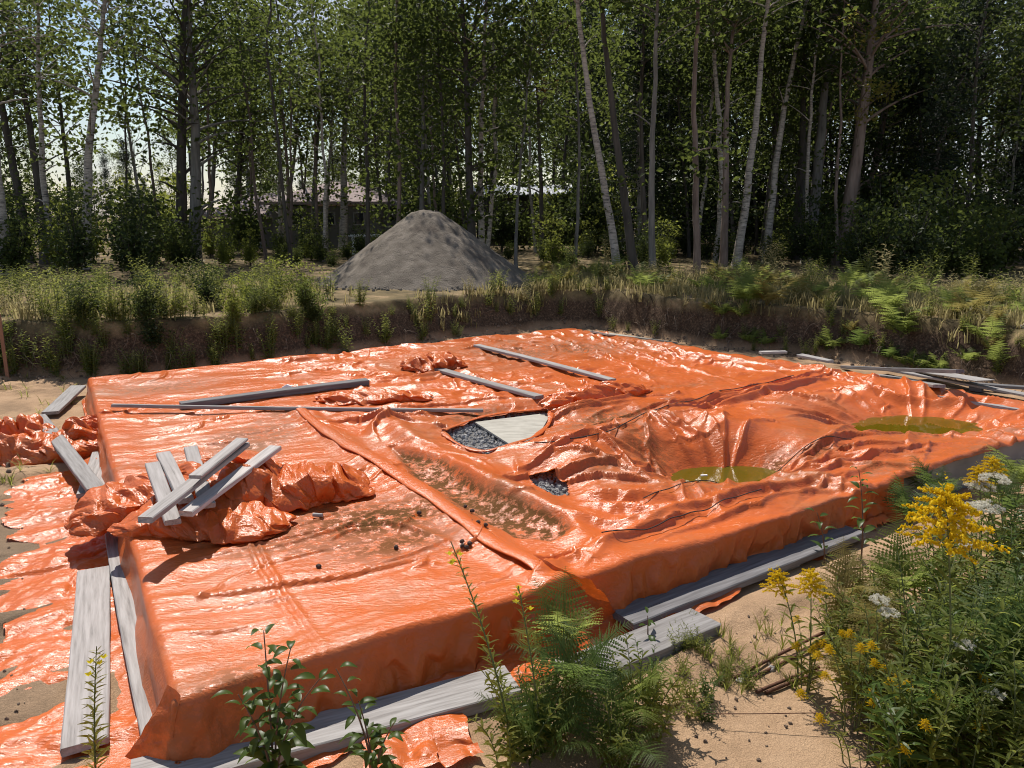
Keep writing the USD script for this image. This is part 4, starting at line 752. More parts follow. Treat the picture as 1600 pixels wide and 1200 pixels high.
TREES = [  # foot px, px at the top edge, width px, bark, height, crown start, spread, label
    ((8, 428), (-12, 0), 15, 'birch', 11.5, .42, 1.6, 'pale birch at the far left margin, leaning left'),
    ((46, 412), (-22, 0), 13, 'bark_dark', 12, .40, 1.6, 'dark leaning trunk second from the left margin'),
    ((70, 412), (15, 0), 12, 'bark_dark', 12, .40, 1.5, 'dark leaning trunk just left of the thin grey birch on the far left'),
    ((86, 418), (60, 0), 10, 'birch', 11, .45, 1.4, 'thin grey birch between dark trunks on the far left'),
    ((112, 404), (72, 0), 8, 'bark_dark', 11, .35, 1.6, 'thin dark trunk behind the left birches'),
    ((132, 420), (160, 0), 14, 'birch', 12, .38, 1.7, 'birch leaning right at the left edge of the gap of open sky'),
    ((284, 408), (280, 0), 17, 'bark_dark', 13, .26, 2.3, 'thick dark maple trunk, left one of the close pair right of the sky gap'),
    ((304, 410), (290, 0), 18, 'bark_grey', 13, .26, 2.3, 'thick grey trunk, right one of the close pair right of the sky gap'),
    ((316, 372), (352, 0), 9, 'bark_grey', 10, .4, 1.4, 'thin pale trunk leaning right behind the close pair of thick trunks'),
    ((368, 392), (392, 0), 10, 'bark_dark', 12, .26, 2.0, 'dark trunk in front of the left wing of the house'),
    ((436, 392), (428, 0), 7, 'birch', 10, .35, 1.5, 'left of two slim pale trunks in front of the house roof'),
    ((441, 392), (470, 0), 7, 'birch', 10, .35, 1.5, 'right of two slim pale trunks in front of the house roof'),
    ((487, 384), (512, 0), 9, 'bark_grey', 11, .33, 1.7, 'grey trunk leaning right before the middle of the house'),
    ((510, 382), (528, 0), 6, 'birch', 10, .36, 1.4, 'very thin pale trunk left of the forked birch'),
    ((535, 392), (556, 0), 13, 'birch', 12, .36, 1.9, 'white forked birch in front of the right end of the house'),
    ((572, 372), (582, 0), 8, 'bark_dark', 12, .28, 1.7, 'thin dark trunk right of the forked birch'),
    ((655, 372), (650, 0), 9, 'bark_grey', 11, .30, 1.7, 'grey trunk rising from behind the tip of the gravel pile'),
    ((689, 380), (694, 0), 7, 'bark_dark', 11, .30, 1.6, 'thin dark trunk behind the right shoulder of the gravel pile'),
    ((740, 384), (716, 0), 15, 'bark_dark', 13, .30, 2.0, 'dark trunk leaning left just right of the gravel pile peak'),
    ((753, 386), (772, 0), 11, 'birch', 12, .40, 1.5, 'white birch crossing the metal shed roof right of the pile'),
    ((806, 420), (822, 0), 6, 'bark_grey', 10, .36, 1.4, 'thin stem before the left end of the metal shed'),
    ((846, 404), (838, 0), 8, 'bark_dark', 12, .33, 1.6, 'dark slim trunk before the middle of the metal shed'),
    ((967, 428), (912, 0), 13, 'birch', 13, .50, 1.5, 'tall white birch curving left at the right end of the metal shed'),
    ((992, 424), (948, 0), 14, 'bark_dark', 13, .46, 1.7, 'dark trunk crossing behind the tall white curving birch'),
    ((1021, 430), (1031, 0), 11, 'bark_grey', 12, .50, 1.5, 'straight grey trunk right of the curving white birch'),
    ((1009, 408), (1013, 0), 10, 'bark_dark', 12, .46, 1.6, 'straight dark trunk half behind the straight grey one'),
    ((1090, 428), (1101, 0), 11, 'bark_brown', 12, .52, 1.5, 'brown straight trunk standing alone in the dark right of centre'),
    ((1119, 412), (1122, 0), 11, 'birch', 12, .52, 1.4, 'peeling birch stem joined to a brown trunk'),
    ((1130, 416), (1150, 0), 12, 'bark_brown', 12, .50, 1.6, 'brown trunk joined to the peeling birch stem'),
    ((1149, 418), (1203, 0), 13, 'birch', 13, .55, 1.5, 'bright birch leaning right, whitest on the right half'),
    ((1196, 412), (1252, 0), 12, 'birch', 13, .52, 1.5, 'grey birch leaning right, next after the whitest one'),
    ((1210, 404), (1212, 0), 9, 'bark_dark', 12, .42, 1.6, 'upright dark trunk between two leaning birches'),
    ((1240, 406), (1262, 0), 13, 'bark_dark', 12, .45, 1.8, 'dark trunk behind the thick grey one on the right'),
    ((1262, 412), (1296, 0), 18, 'bark_grey', 13, .48, 1.9, 'thick grey trunk leaning right on the right half'),
    ((1313, 414), (1372, 0), 21, 'bark_brown', 13, .40, 2.4, 'thickest reddish brown trunk on the right, leaning right'),
    ((1332, 402), (1340, 0), 13, 'bark_brown', 12, .42, 2.2, 'upright brown trunk crossing the thickest reddish one'),
    ((1338, 398), (1412, 0), 13, 'bark_brown', 12, .42, 2.4, 'rightmost brown trunk, leaning right under yellowed leaves'),
    ((1530, 400), (1528, 0), 9, 'bark_dark', 12, .2, 2.2, 'dark trunk at the right margin near the chink of sky')]
DEEP = {16: 24.5, 17: 23.6, 18: 23.2, 19: 24.4, 15: 27.0}
FRONT, FRONT_P, FRONT_X = [], [], []
for i, (foot, top, wpx, bk, H, cr, sp, lab) in enumerate(TREES):
    r = np.random.default_rng(300 + i); zb = BANK + .06
    p0 = P(*foot, zb)
    if p0[1] > 34: p0 = PY(*foot, 34.0)
    if i in DEEP: p0 = PY(*foot, DEEP[i])
    p0[2] = gz(p0[0], p0[1]); tp_ = PY(*top, p0[1] + r.uniform(-1, 1))
    H *= .79; cr = min(.72, cr * 1.28)
    path = trunk_path(p0, tp_, H, r, .10 if bk != 'birch' else .14)
    wr_ = wpx / FPX * np.linalg.norm(p0 - [0, 0, CAM_H]) / 2
    lf = 'leaf_b' if bk == 'birch' else 'leaf'
    (tv, tf), pos = tree_parts(path, wr_, H, cr, r, sp * .9, 40 if sp < 2 else 56, 26, .13 if lf == 'leaf' else .10, .45, low=.10 if foot[0] < 900 else .03)
    t = thing('birch_tree' if bk == 'birch' else 'maple_tree', lab, 'tree', p0)
    put('trunk', (tv - p0, tf), M[bk], t, smooth=True); FRONT.append(t); FRONT_P.append(p0); FRONT_X.append(.6 * foot[0] + .4 * top[0])
    put('crown', rhomb(pos - p0, .19 if lf == 'leaf' else .14, r), M[lf], t)
# prototypes for the depth of the woods
def proto(name):
    return stage.CreateClassPrim('/World/' + name + '_kind')
def copy_of(pr, name, loc, rotz, scale, label, cat, group):
    x = UsdGeom.Xform.Define(stage, newpath(name, None)); x.AddTranslateOp().Set(tuple(map(float, loc))); x.AddRotateZOp().Set(math.degrees(rotz)); x.AddScaleOp().Set((float(scale),) * 3)
    x.GetPrim().GetReferences().AddInternalReference(pr.GetPath()); x.GetPrim().SetInstanceable(True); return tag(x, label, cat, group)
WOOD = []
for k in range(8):
    r = np.random.default_rng(700 + k); pr = proto('wood_tree_%s' % 'abcdefgh'[k]); H = r.uniform(11, 14)
    path = trunk_path(np.zeros(3), [r.normal(0, .5), r.normal(0, .5), 10], H, r, .2, 16)
    con = k >= 6
    (tv, tf), pos = tree_parts(path, r.uniform(.07, .14), H, .12 if con else r.uniform(.22, .38), r, 1.6 if con else r.uniform(1.2, 2.0), 100 if con else 46, 46 if con else 34, .12, .34 if con else .50, low=.12, conical=con)
    put('trunk', (tv, tf), M['bark_dark' if k % 3 else 'bark_grey'], pr, smooth=True)
    put('crown', rhomb(pos, .13 if con else .22, r, droop=.4 if con else 0), M['needle' if con else ('leaf', 'leaf_b', 'leaf_d')[k % 3]], pr); WOOD.append(pr)
rw = np.random.default_rng(55); placed = []
def woods(n, px0, px1, y0, y1, protos, label, group, name, sc=(.85, 1.15), gap=1.3):
    for _ in range(n):
        for _t in range(30):
            y = y0 + (y1 - y0) * rw.random() ** 1.0; x = (rw.uniform(px0, px1) - 800) / FPX * y
            if all((x - a) ** 2 + (y - b) ** 2 > gap * gap for a, b in placed): break
        placed.append((x, y))
        copy_of(protos[rw.integers(len(protos))], name, (x, y, gz(x, y) - .1), rw.uniform(0, 6.28), rw.uniform(*sc) * (.76 if y < 33 else .9 if y < 42 else 1.05), near_label(x, y, label, 'standing far behind' if y0 > 44 else 'standing behind'), 'tree', group)
def fronts(px): return min(TREES, key=lambda q: abs(q[0][0] * .6 + q[1][0] * .4 - px))
_cnt = {}
def near_label(x, y, kind, where):
    t = fronts(800 + FPX * x / (y * _c)); k = _cnt[(t[-1], kind)] = _cnt.get((t[-1], kind), -1) + 1
    nick = NICK[TREES.index(t)]
    o = ('', 'second', 'third', 'fourth', 'fifth', 'sixth', 'seventh', 'eighth', 'ninth', 'tenth', 'eleventh', 'twelfth', 'thirteenth', 'fourteenth', 'fifteenth', 'sixteenth', 'seventeenth', 'eighteenth', 'nineteenth', 'twentieth', 'twenty-first', 'twenty-second', 'twenty-third', 'twenty-fourth')[min(k, 23)]
    lab = f"{o} {kind} {where} {nick}"
    return lab.strip()
NICK = ['the far left birch', 'the second trunk from the left margin', 'the third dark trunk from the left', 'the thin grey left birch', 'the thin dark left trunk', 'the birch beside the sky gap', 'the thick maple right of the gap', 'the thick grey paired trunk', 'the thin leaning trunk by the pair',
    'the dark trunk before the house wing', 'the left slim pale trunk before the house', 'the right slim pale trunk before the house', 'the grey leaning trunk before the house', 'the very thin pale trunk', 'the forked birch', 'the thin trunk after the forked birch', 'the grey trunk over the pile tip', 'the thin trunk behind the pile shoulder', 'the dark trunk right of the pile peak',
    'the birch before the shed roof', 'the thin stem at the shed end', 'the dark slim trunk before the shed', 'the tall curving white birch', 'the dark trunk behind the curving birch', 'the straight grey trunk', 'the straight dark trunk half hidden', 'the lone brown trunk', 'the peeling birch stem', 'the brown trunk by the peeling birch', 'the whitest leaning birch', 'the grey leaning birch', 'the upright dark trunk between birches',
    'the dark trunk by the thick grey one', 'the thick grey leaning trunk', 'the thickest reddish trunk', 'the upright brown crossing trunk', 'the rightmost brown trunk', 'the trunk by the right margin']
woods(9, 300, 620, 45, 56, WOOD[:6], 'leafy tree', 'trees behind the house', 'wood_tree')
woods(8, 590, 760, 30, 44, WOOD[:6], 'leafy tree', 'trees deep behind the pile', 'wood_tree')
woods(12, 600, 960, 46, 60, WOOD[:6], 'far leafy tree', 'trees behind the shed', 'wood_tree')
woods(32, 960, 1420, 27, 42, WOOD[:8], 'shaded tree', 'trees in the dark right woods', 'wood_tree', gap=1.1)
woods(24, 1370, 1760, 24, 36, WOOD[2:8], 'dense dark tree', 'dense trees at the right margin', 'wood_tree', gap=1.1)
woods(9, -220, 130, 26, 40, WOOD[:6], 'leafy tree', 'trees behind the left birches', 'wood_tree', (.8, 1.05))
woods(54, -330, 660, 56, 92, WOOD[:8], 'small far tree', 'far skyline trees', 'wood_tree', (.40, .58), 1.6)
woods(34, 860, 1760, 42, 58, WOOD[2:8], 'far dark tree', 'trees far back in the dark right woods', 'wood_tree', gap=1.6)
woods(24, 600, 1000, 60, 80, WOOD[:6], 'hazy far tree', 'farthest trees behind the shed', 'wood_tree', gap=2.0)
SLIM = []
for k in range(5):
    r = np.random.default_rng(760 + k); pr = proto('slender_tree_%s' % 'abcde'[k]); H = r.uniform(10, 12.5); path = trunk_path(np.zeros(3), [r.normal(0, .9), r.normal(0, .5), 10], H, r, .25, 18)
    (tv, tf), pos = tree_parts(path, r.uniform(.05, .085), H, .45, r, 1.1, 26, 22, .12, .42, low=.05)
    put('trunk', (tv, tf), M[('bark_dark', 'birch', 'bark_grey', 'bark_dark', 'bark_brown')[k]], pr, smooth=True); put('crown', rhomb(pos, .19, r), M['leaf_b' if k % 2 else 'leaf'], pr); SLIM.append(pr)
woods(34, 200, 1420, 24, 40, SLIM, 'slender bare stemmed tree', 'slender trees among the front trunks', 'slender_tree', (.95, 1.25), .9)
# clusters of yellowed leaves lit by the sun before the brown trunks, and browned ones by the white birch
for ti, nm, spots, ml in ((34, 'yellowed_leaves', ((1345, 180), (1372, 150), (1395, 140), (1350, 60), (1385, 40), (1330, 30), (1365, 130)), 'leaf_gold'), (36, 'yellowed_leaves', ((1440, 60), (1480, 90), (1455, 130), (1510, 160), (1560, 220), (1590, 200), (1500, 40)), 'leaf_rust'), (21, 'browned_leaves', ((845, 60), (868, 95), (850, 140), (830, 80), (880, 40), (862, 130)), 'leaf_rust')):
    r = np.random.default_rng(400 + ti); par = FRONT[ti]; b0 = FRONT_P[ti]; pos, br = [], MB()
    for q in spots:
        c = PY(*q, b0[1] - r.uniform(.8, 1.6)); pos.append(c + r.normal(0, 1, (60, 3)) * [.24, .2, .12]); s0 = PY(q[0] + (FRONT_X[ti] - q[0]) * .9, q[1] + 40, b0[1])
        br.add(*tube(curve([s0, (s0 + c) / 2 + [0, 0, .1], c], 6), np.linspace(.02, .006, 6), 5, caps=False))
    bq = put('branch', (br.get()[0] - b0, br.get()[1]), M['bark_brown'], par, smooth=True); put(nm, rhomb(np.vstack(pos) - b0, .12, r, flat=1.6), M[ml], bq)
# ------------------------------------------------------------------ house and shed seen through the trees
def boxv(x0, x1, y0, y1, z0, z1):
    return np.array([[x0, y0, z0], [x1, y0, z0], [x1, y1, z0], [x0, y1, z0], [x0, y0, z1], [x1, y0, z1], [x1, y1, z1], [x0, y1, z1]], float), np.array([[0, 3, 2, 1], [4, 5, 6, 7], [0, 1, 5, 4], [1, 2, 6, 5], [2, 3, 7, 6], [3, 0, 4, 7]])
def hip(x0, x1, y0, y1, z0, z1, inset, th=.14):
    ym = (y0 + y1) / 2
    v = np.array([[x0, y0, z0], [x1, y0, z0], [x1, y1, z0], [x0, y1, z0], [x0 + inset, ym, z1], [x1 - inset, ym, z1]], float); v2 = v + [0, 0, th]
    f = [[0, 1, 5], [0, 5, 4], [1, 2, 5], [2, 3, 4], [2, 4, 5], [3, 0, 4]]; g = [[a + 6 for a in q] for q in f]; s = [[0, 6, 7], [0, 7, 1], [1, 7, 8], [1, 8, 2], [2, 8, 9], [2, 9, 3], [3, 9, 6], [3, 6, 0]]
    return np.vstack([v, v2]), np.array([q[::-1] for q in f] + g + s)
hy = 36.0; X = lambda px, y=hy: (px - 800) / FPX * (y * _c); Z = lambda py, y=hy: PY(800, py, y)[2]
h = thing('house', 'low grey house with a pale shingled hip roof seen through the trees', 'house')
x0, x1 = X(425), X(590); zb = gz(x0, hy)
put('wall', boxv(x0, x1, hy, hy + 7, zb - .3, Z(322)), M['siding'], h)
put('roof', hip(x0 - .5, x1 + .5, hy - .5, hy + 7.5, Z(320), Z(284), 2.4), M['shingle'], h)
x2 = X(318); put('wing_wall', boxv(x2, x0 - .01, hy + .6, hy + 6, zb - .3, Z(342)), M['siding'], h)
put('wing_roof', hip(x2 - .4, x0 + 1.2, hy + .1, hy + 6.5, Z(340), Z(304), 1.8), M['shingle'], h)
for a, b in ((452, 474), (500, 524), (552, 570)):
    w = put('window', boxv(X(a), X(b), hy - .06, hy - .003, Z(352), Z(331)), M['trim'], h)
    put('pane', boxv(X(a) + .06, X(b) - .06, hy - .075, hy - .062, Z(352) + .06, Z(331) - .06), M['glass'], w)
sy = 40.0; s_ = thing('shed', 'long open shed with a bright metal roof behind the trees', 'shed')
a, b = X(735, sy), X(955, sy); zb = gz(a, sy)
put('wall', boxv(a + .3, b - .3, sy + 3.6, sy + 3.8, zb - .3, Z(300, sy)), M['siding'], s_)
for k in range(6): put('post', boxv(a + .3 + k * (b - a - .8) / 5, a + .45 + k * (b - a - .8) / 5, sy + .2, sy + .35, zb - .3, Z(305, sy)), M['bark_dark'], s_)
rx = np.linspace(a - .2, b + .2, 120); zc_ = .035 * (np.sin(np.arange(120) * math.pi / 2 * 1.0) > .5)
rv = np.array([[[q, sy - .2, Z(304, sy) + c], [q, sy + 4.2, Z(304, sy) + .62 + c]] for q, c in zip(rx, zc_)])
rv2 = rv - [0, 0, .05]
put('roof', (np.vstack([rv.reshape(-1, 3), rv2.reshape(-1, 3)]), np.vstack([grid_faces(120, 2), grid_faces(120, 2)[:, ::-1] + 240])), M['metal_roof'], s_)
wt = thing('picnic_table', 'low white object of unclear kind half hidden left of the gravel pile', 'table', (X(576, 31), 31, gz(X(576, 31), 31)))  # a low white shape of unknown identity, built as a top on legs
put('top', boxv(-.75, .75, -.4, .4, .70, .76), M['white_chip'], wt)
for k in (-.6, .6): put('leg', boxv(k - .05, k + .05, -.3, .3, 0, .70), M['white_chip'], wt)
# shrubs in front of the woods
SHRUB = []
for k in range(5):
    r = np.random.default_rng(800 + k); pr = proto('shrub_%s' % 'abcde'[k]); H = r.uniform(1.5, 2.4); st = MB(); pos = []
    for j in range(16):
        a, q = r.uniform(0, 6.28), r.uniform(.1, .95); tip = np.array([math.cos(a) * q * .8, math.sin(a) * q * .8, H * r.uniform(.35, 1)])
        c = curve([[0, 0, 0], tip * [.35, .35, .55], tip], 6); st.add(*tube(c, np.linspace(.014, .005, 6), 5, caps=False))
        for f in (.5, .75, 1.0): pos.append(c[min(5, int(f * 5))] + r.normal(0, .20, (24, 3)) * [1, 1, .7])
    put('stem', st.get(), M['bark_dark'], pr, smooth=True); put('foliage', rhomb(np.vstack(pos), .13, r), M[('leaf_b', 'leaf', 'weed_dark', 'leaf', 'leaf_d')[k]], pr); SHRUB.append(pr)
def shrubs(n, px0, px1, y0, y1, label, group, sc, seed):
    r = np.random.default_rng(seed)
    for _ in range(n):
        y = r.uniform(y0, y1); x = (r.uniform(px0, px1) - 800) / FPX * y
        if np.hypot(x - PILE[0], (y - PILE[1])) < 3.4 or (y > 34 and x0 - 7 < x < x1 + 2): continue
        copy_of(SHRUB[r.integers(5)], 'shrub', (x, y, gz(x, y) - .05), r.uniform(0, 6.28), r.uniform(*sc), near_label(x, y, label, 'at the foot of' if y < 28 else 'behind'), 'shrub', group)
PILE = PY(668, 448, 19.4)
shrubs(40, 250, 1000, 31, 44, 'deep shrub', 'undergrowth shrubs deep in the woods', (.9, 1.5), 5)
shrubs(40, 880, 1450, 29, 44, 'dark shrub', 'undergrowth shrubs in the dark right woods', (1.0, 1.8), 6)
shrubs(30, -330, 330, 30, 48, 'distant shrub', 'undergrowth shrubs behind the left birches', (.9, 1.5), 7)
shrubs(20, -60, 300, 19, 27, 'leafy green shrub', 'shrubs under the left trees', (.6, 1.1), 1)
shrubs(26, 300, 620, 22, 32, 'leafy low shrub', 'shrubs before the house', (.3, .62), 2)
shrubs(24, 780, 1250, 22.5, 30, 'shaded low shrub', 'shrubs right of the pile', (.35, .7), 3)
shrubs(26, 1230, 1720, 19, 26, 'shaded leafy shrub', 'shrubs on the right', (.6, 1.2), 4)

# stake at the left margin
p = P(6, 548, .45); p[2] = gz(p[0], p[1]) - .1
put('stake', boxv(-.022, .022, -.022, .022, 0, 1.05), M['stake'], loc=p, rotz=.4, label='thin reddish wooden stake upright at the left margin', cat='stake')
# bare sapling in the gap of sky
r = np.random.default_rng(12); p = PY(226, 395, 26.0); p[2] = gz(p[0], p[1]); b = MB(); top = PY(205, 205, 26.0) - p
c = curve([[0, 0, 0], top * [.3, .3, .5], top], 12); b.add(*tube(c, np.linspace(.04, .008, 12), 6))
for k in range(22):
    q = c[r.integers(4, 12)]; a = r.uniform(0, 6.28); L = r.uniform(.4, 1.3); b.add(*tube(curve([q, q + [math.cos(a) * L * .5, .2, L * .35], q + [math.cos(a) * L * .8, .3, L * .9]], 6), np.linspace(.012, .004, 6), 5, caps=False))
put('bare_sapling', b.get(), M['bark_grey'], smooth=True, loc=p, label='bare leafless sapling in the gap of open sky', cat='tree')
# ------------------------------------------------------------------ small plants
def strip_leaf(L, W, n=6, droop=.5, fold=.25, tipp=1.0):
    t = np.linspace(0, 1, n); w = W * np.sin(np.pi * np.clip(t * .93 + .05, 0, 1)) ** .8 * (1 - .35 * t)
    x = L * t * (1 - .12 * droop * t); z = L * (.30 * t - droop * .62 * t * t)
    c = np.stack([x, 0 * t, z], -1); l = c + np.stack([0 * t, w / 2, w * fold], -1); rr = c + np.stack([0 * t, -w / 2, w * fold], -1)
    v = np.stack([l, c, rr], 1).reshape(-1, 3); i = np.arange(n - 1)[:, None] * 3
    q = np.vstack([i + [0, 3, 4, 1], i + [1, 4, 5, 2]]); return v, np.vstack([q[:, [0, 1, 2]], q[:, [0, 2, 3]]])
def orient(v, p, az, el=0.0, roll=0.0):
    c, s = math.cos(roll), math.sin(roll); v = np.c_[v[:, 0], v[:, 1] * c - v[:, 2] * s, v[:, 1] * s + v[:, 2] * c]
    c, s = math.cos(el), math.sin(el); v = np.c_[v[:, 0] * c - v[:, 2] * s, v[:, 1], v[:, 0] * s + v[:, 2] * c]
    c, s = math.cos(az), math.sin(az); return np.c_[v[:, 0] * c - v[:, 1] * s, v[:, 0] * s + v[:, 1] * c, v[:, 2]] + p
def frond(L, r, npin=17, width=.36, fat=1.0):
    b = MB(); n = 14; t = np.linspace(0, 1, n); arch = r.uniform(.5, 1.0)
    rc = np.stack([L * t * (1 - .15 * arch * t), .06 * L * np.sin(t * 3) * r.uniform(-1, 1), L * (.75 * t - .62 * arch * t * t)], -1)
    b.add(*tube(rc, np.linspace(.0035, .001, n) * (L / .6), 4, caps=False))
    tp = np.linspace(.22, .985, npin)
    for j, q in enumerate(tp):
        k = q * (n - 1); i = min(n - 2, int(k)); p = rc[i] + (rc[i + 1] - rc[i]) * (k - i); ax = unit(rc[i + 1] - rc[i])
        pl = L * width * (1 - ((q - .22) / .80) ** 1.4) * (.75 + .25 * min(1, (q - .2) * 8)) + .008
        side = unit(np.cross(ax, [0, 0, 1.0])); up = np.cross(side, ax)
        for sgn in (-1, 1):
            d = unit(side * sgn + ax * r.uniform(.3, .6) + up * r.uniform(-.4, .2)); m = 8; pw_ = pl * fat * r.uniform(.075, .11)
            s = np.linspace(0, 1, m + 1); cc = p + d * (s * pl)[:, None] - np.array([0, 0, 1]) * (s ** 2 * pl * .18)[:, None]
            e = unit(np.cross(d, up)); v = []; f = []
            for a in range(m):
                wv = pw_ * (1 - s[a] * .85)
                tip1 = (cc[a] + cc[a + 1]) / 2 + e * wv + d * wv * .35; tip2 = (cc[a] + cc[a + 1]) / 2 - e * wv + d * wv * .35
                o = len(v); v += [cc[a], cc[a + 1], tip1, tip2]; f += [[o, o + 1, o + 2], [o + 1, o, o + 3]]
            b.add(np.array(v), np.array(f))
    return b.get()
def fern_parts(r, n, L, npin=15, fat=1.0):
    b = MB()
    for k in range(n):
        v, f = frond(L * r.uniform(.65, 1.15), r, npin, .36, fat); b.add(orient(v, np.zeros(3), k * 2.4 + r.uniform(-.4, .4), r.uniform(.25, .8)), f)
    return b.get()
def weed_parts(r, stems, H, leaf, nl, droop=.5, w=.25, spread=.25, flower=None):
    st, lv, fl = MB(), MB(), []
    for s in range(stems):
        a = r.uniform(0, 6.28); q = r.uniform(0, spread) if stems > 1 else 0; h = H * r.uniform(.7, 1.1)
        p0 = np.array([math.cos(a) * q * .4, math.sin(a) * q * .4, 0]); c = curve([p0, p0 + [math.cos(a) * q * .2, math.sin(a) * q * .2, h * .5], p0 + [math.cos(a) * q * .8, math.sin(a) * q * .8, h]], 10)
        st.add(*tube(c, np.linspace(.005, .002, 10) * (H / .7) ** .5, 5, caps=False))
        for j in range(nl):
            t = .12 + .86 * j / nl; k = t * 9; i = min(8, int(k)); p = c[i] + (c[i + 1] - c[i]) * (k - i); L = leaf * (1.0 - .55 * t) * r.uniform(.8, 1.2)
            v, f = strip_leaf(L, L * w, 5, droop * r.uniform(.6, 1.4)); lv.add(orient(v, p, j * 2.4 + r.uniform(-.3, .3), r.uniform(.0, .5), r.uniform(-.4, .4)), f)
        if flower: fl.append(MB()); flower(fl[-1], c[-1], r)
    return st, lv, fl
_oc = np.array([[1, 0, 0], [-1, 0, 0], [0, 1, 0], [0, -1, 0], [0, 0, 1], [0, 0, -1]], float); _of = np.array([[0, 2, 4], [2, 1, 4], [1, 3, 4], [3, 0, 4], [2, 0, 5], [1, 2, 5], [3, 1, 5], [0, 3, 5]])
def blobs(pos, s, r):
    n = len(pos); sc = (s * r.uniform(.6, 1.4, n))[:, None, None]; rot = r.normal(0, 1, (n, 3, 3)); v = pos[:, None] + np.einsum('kj,nij->nki', _oc, rot / np.linalg.norm(rot, axis=2, keepdims=True)) * sc
    return v.reshape(-1, 3), (np.arange(n)[:, None, None] * 6 + _of[None]).reshape(-1, 3)
def gold_head(size):
    def f(mb, p, r):
        for k in range(38):
            t = k / 38; a = k * 2.4; base = p - [0, 0, size * .75 * (1 - t)]; L = size * (.62 - .38 * t) * r.uniform(.7, 1.15)
            d = np.array([math.cos(a), math.sin(a), 0]); s = np.linspace(.15, 1, 60)[:, None]
            q = base + d * L * s + np.array([0, 0, 1.]) * (L * (.55 * s - .42 * s * s)) + r.normal(0, size * .016, (60, 3)) + [0, 0, size * .012]
            mb.add(*blobs(q, size * .019, r))
        q = p + r.normal(0, 1, (50, 3)) * [size * .05, size * .05, size * .1]; mb.add(*blobs(q, size * .016, r))
    return f
def white_head(size):
    def f(mb, p, r):
        for k in range(46):
            a = r.uniform(0, 6.28); q = size * .5 * math.sqrt(r.random()); c = p + [math.cos(a) * q, math.sin(a) * q, -.5 * q * q / size + r.normal(0, size * .03)]
            mb.add(*blobs(c + r.normal(0, size * .045, (34, 3)) * [1, 1, .6], size * .021, r))
    return f
def small_flowers(n, L):
    def f(mb, p, r):
        for k in range(n):
            a = r.uniform(0, 6.28); c = p + [math.cos(a) * .035, math.sin(a) * .035, -r.uniform(.03, L)]
            for j in range(4): v, ff = strip_leaf(.022, .016, 4, .2); mb.add(orient(v, c, j * 1.57, .5), ff)
    return f

# prototypes: ferns, weeds, grass
FERN, FERND, WEED = [], [], []
for k in range(4):
    r = np.random.default_rng(900 + k); pr = proto('fern_%s' % 'abcd'[k]); put('fronds', fern_parts(r, 9, .62, 11, 2.2), M[('fern', 'fern_dark', 'fern', 'fern_dry')[k]], pr); FERN.append(pr)
for k in range(6):
    r = np.random.default_rng(920 + k); pr = proto('weed_%s' % 'abcdef'[k])
    st, lv, fl = weed_parts(r, 9, .75, .16, 16, spread=.35); put('stem', st.get(), M['stem'], pr); put('leaves', lv.get(), M[('weed', 'weed_dark', 'weed', 'weed_dark', 'weed', 'straw')[k]], pr); WEED.append(pr)
PLACED_S = []
def scatter(protos, name, spots, sc, label, cat, group, seed):
    r = np.random.default_rng(seed)
    for x, y in spots:
        copy_of(protos[r.integers(len(protos))], name, (x, y, gz(x, y) - .02), r.uniform(0, 6.28), r.uniform(*sc), near_label(x, y, label, 'before'), cat, group)
def band(n, px0, px1, d0, d1, seed):                    # spots behind the bank's lip: d metres beyond the toe of the bank
    r = np.random.default_rng(seed); toe = np.array(TOE); out = []
    tx = pix(np.c_[toe, np.zeros(len(toe))])[:, 0]
    while len(out) < n:
        px = r.uniform(px0, px1); k = np.clip(np.searchsorted(tx, px) - 1, 0, len(toe) - 2); f = (px - tx[k]) / (tx[k + 1] - tx[k]); b = toe[k] + (toe[k + 1] - toe[k]) * f
        d = r.uniform(d0, d1); s = 1 + d / np.hypot(*b); x, y = b * s
        if np.hypot(x - PILE[0], y - PILE[1]) < 3.0 or (520 < px < 820 and d > .7 and r.random() < .8): continue
        out.append((x, y))
    return out
scatter(WEED, 'weed', band(84, -40, 520, .3, 6.5, 1), (.55, 1.0), 'bushy left bank weed', 'weed', 'weeds on the left bank', 1)
scatter(WEED[:4], 'weed', band(18, 0, 430, .05, .8, 2), (.5, 1.0), 'left lip weed', 'weed', 'weeds on the left lip', 2)
scatter(WEED[:5], 'weed', band(76, -20, 600, -.12, .5, 15), (.35, .78), 'bank face weed', 'weed', 'weeds on the left bank face', 15)
scatter(WEED[:5], 'weed', band(42, 560, 1640, -.05, .5, 16), (.25, .55), 'clinging bank weed', 'weed', 'weeds on the far bank face', 16)
scatter(WEED, 'weed', band(26, 640, 960, .05, 1.0, 3), (.4, .8), 'low lip weed', 'weed', 'weeds on the lip by the pile', 3)
scatter([WEED[k] for k in (0, 2, 4, 5, 5)], 'weed', band(58, 880, 1640, .4, 5.5, 4), (.45, .9), 'sunlit bank weed', 'weed', 'weeds on the right bank', 4)
scatter([FERN[k] for k in (0, 2, 3)], 'fern', band(70, 840, 1640, .3, 5.0, 5), (.7, 1.25), 'bank bracken fern', 'fern', 'ferns on the right bank', 5)
scatter(FERN, 'fern', band(18, 1100, 1640, .0, .35, 6), (.5, .8), 'bank face fern', 'fern', 'ferns on the bank face', 6)
scatter(WEED, 'weed', band(14, 820, 1640, 5, 9, 14), (.8, 1.3), 'tall shaded weed', 'weed', 'weeds before the right woods', 14)
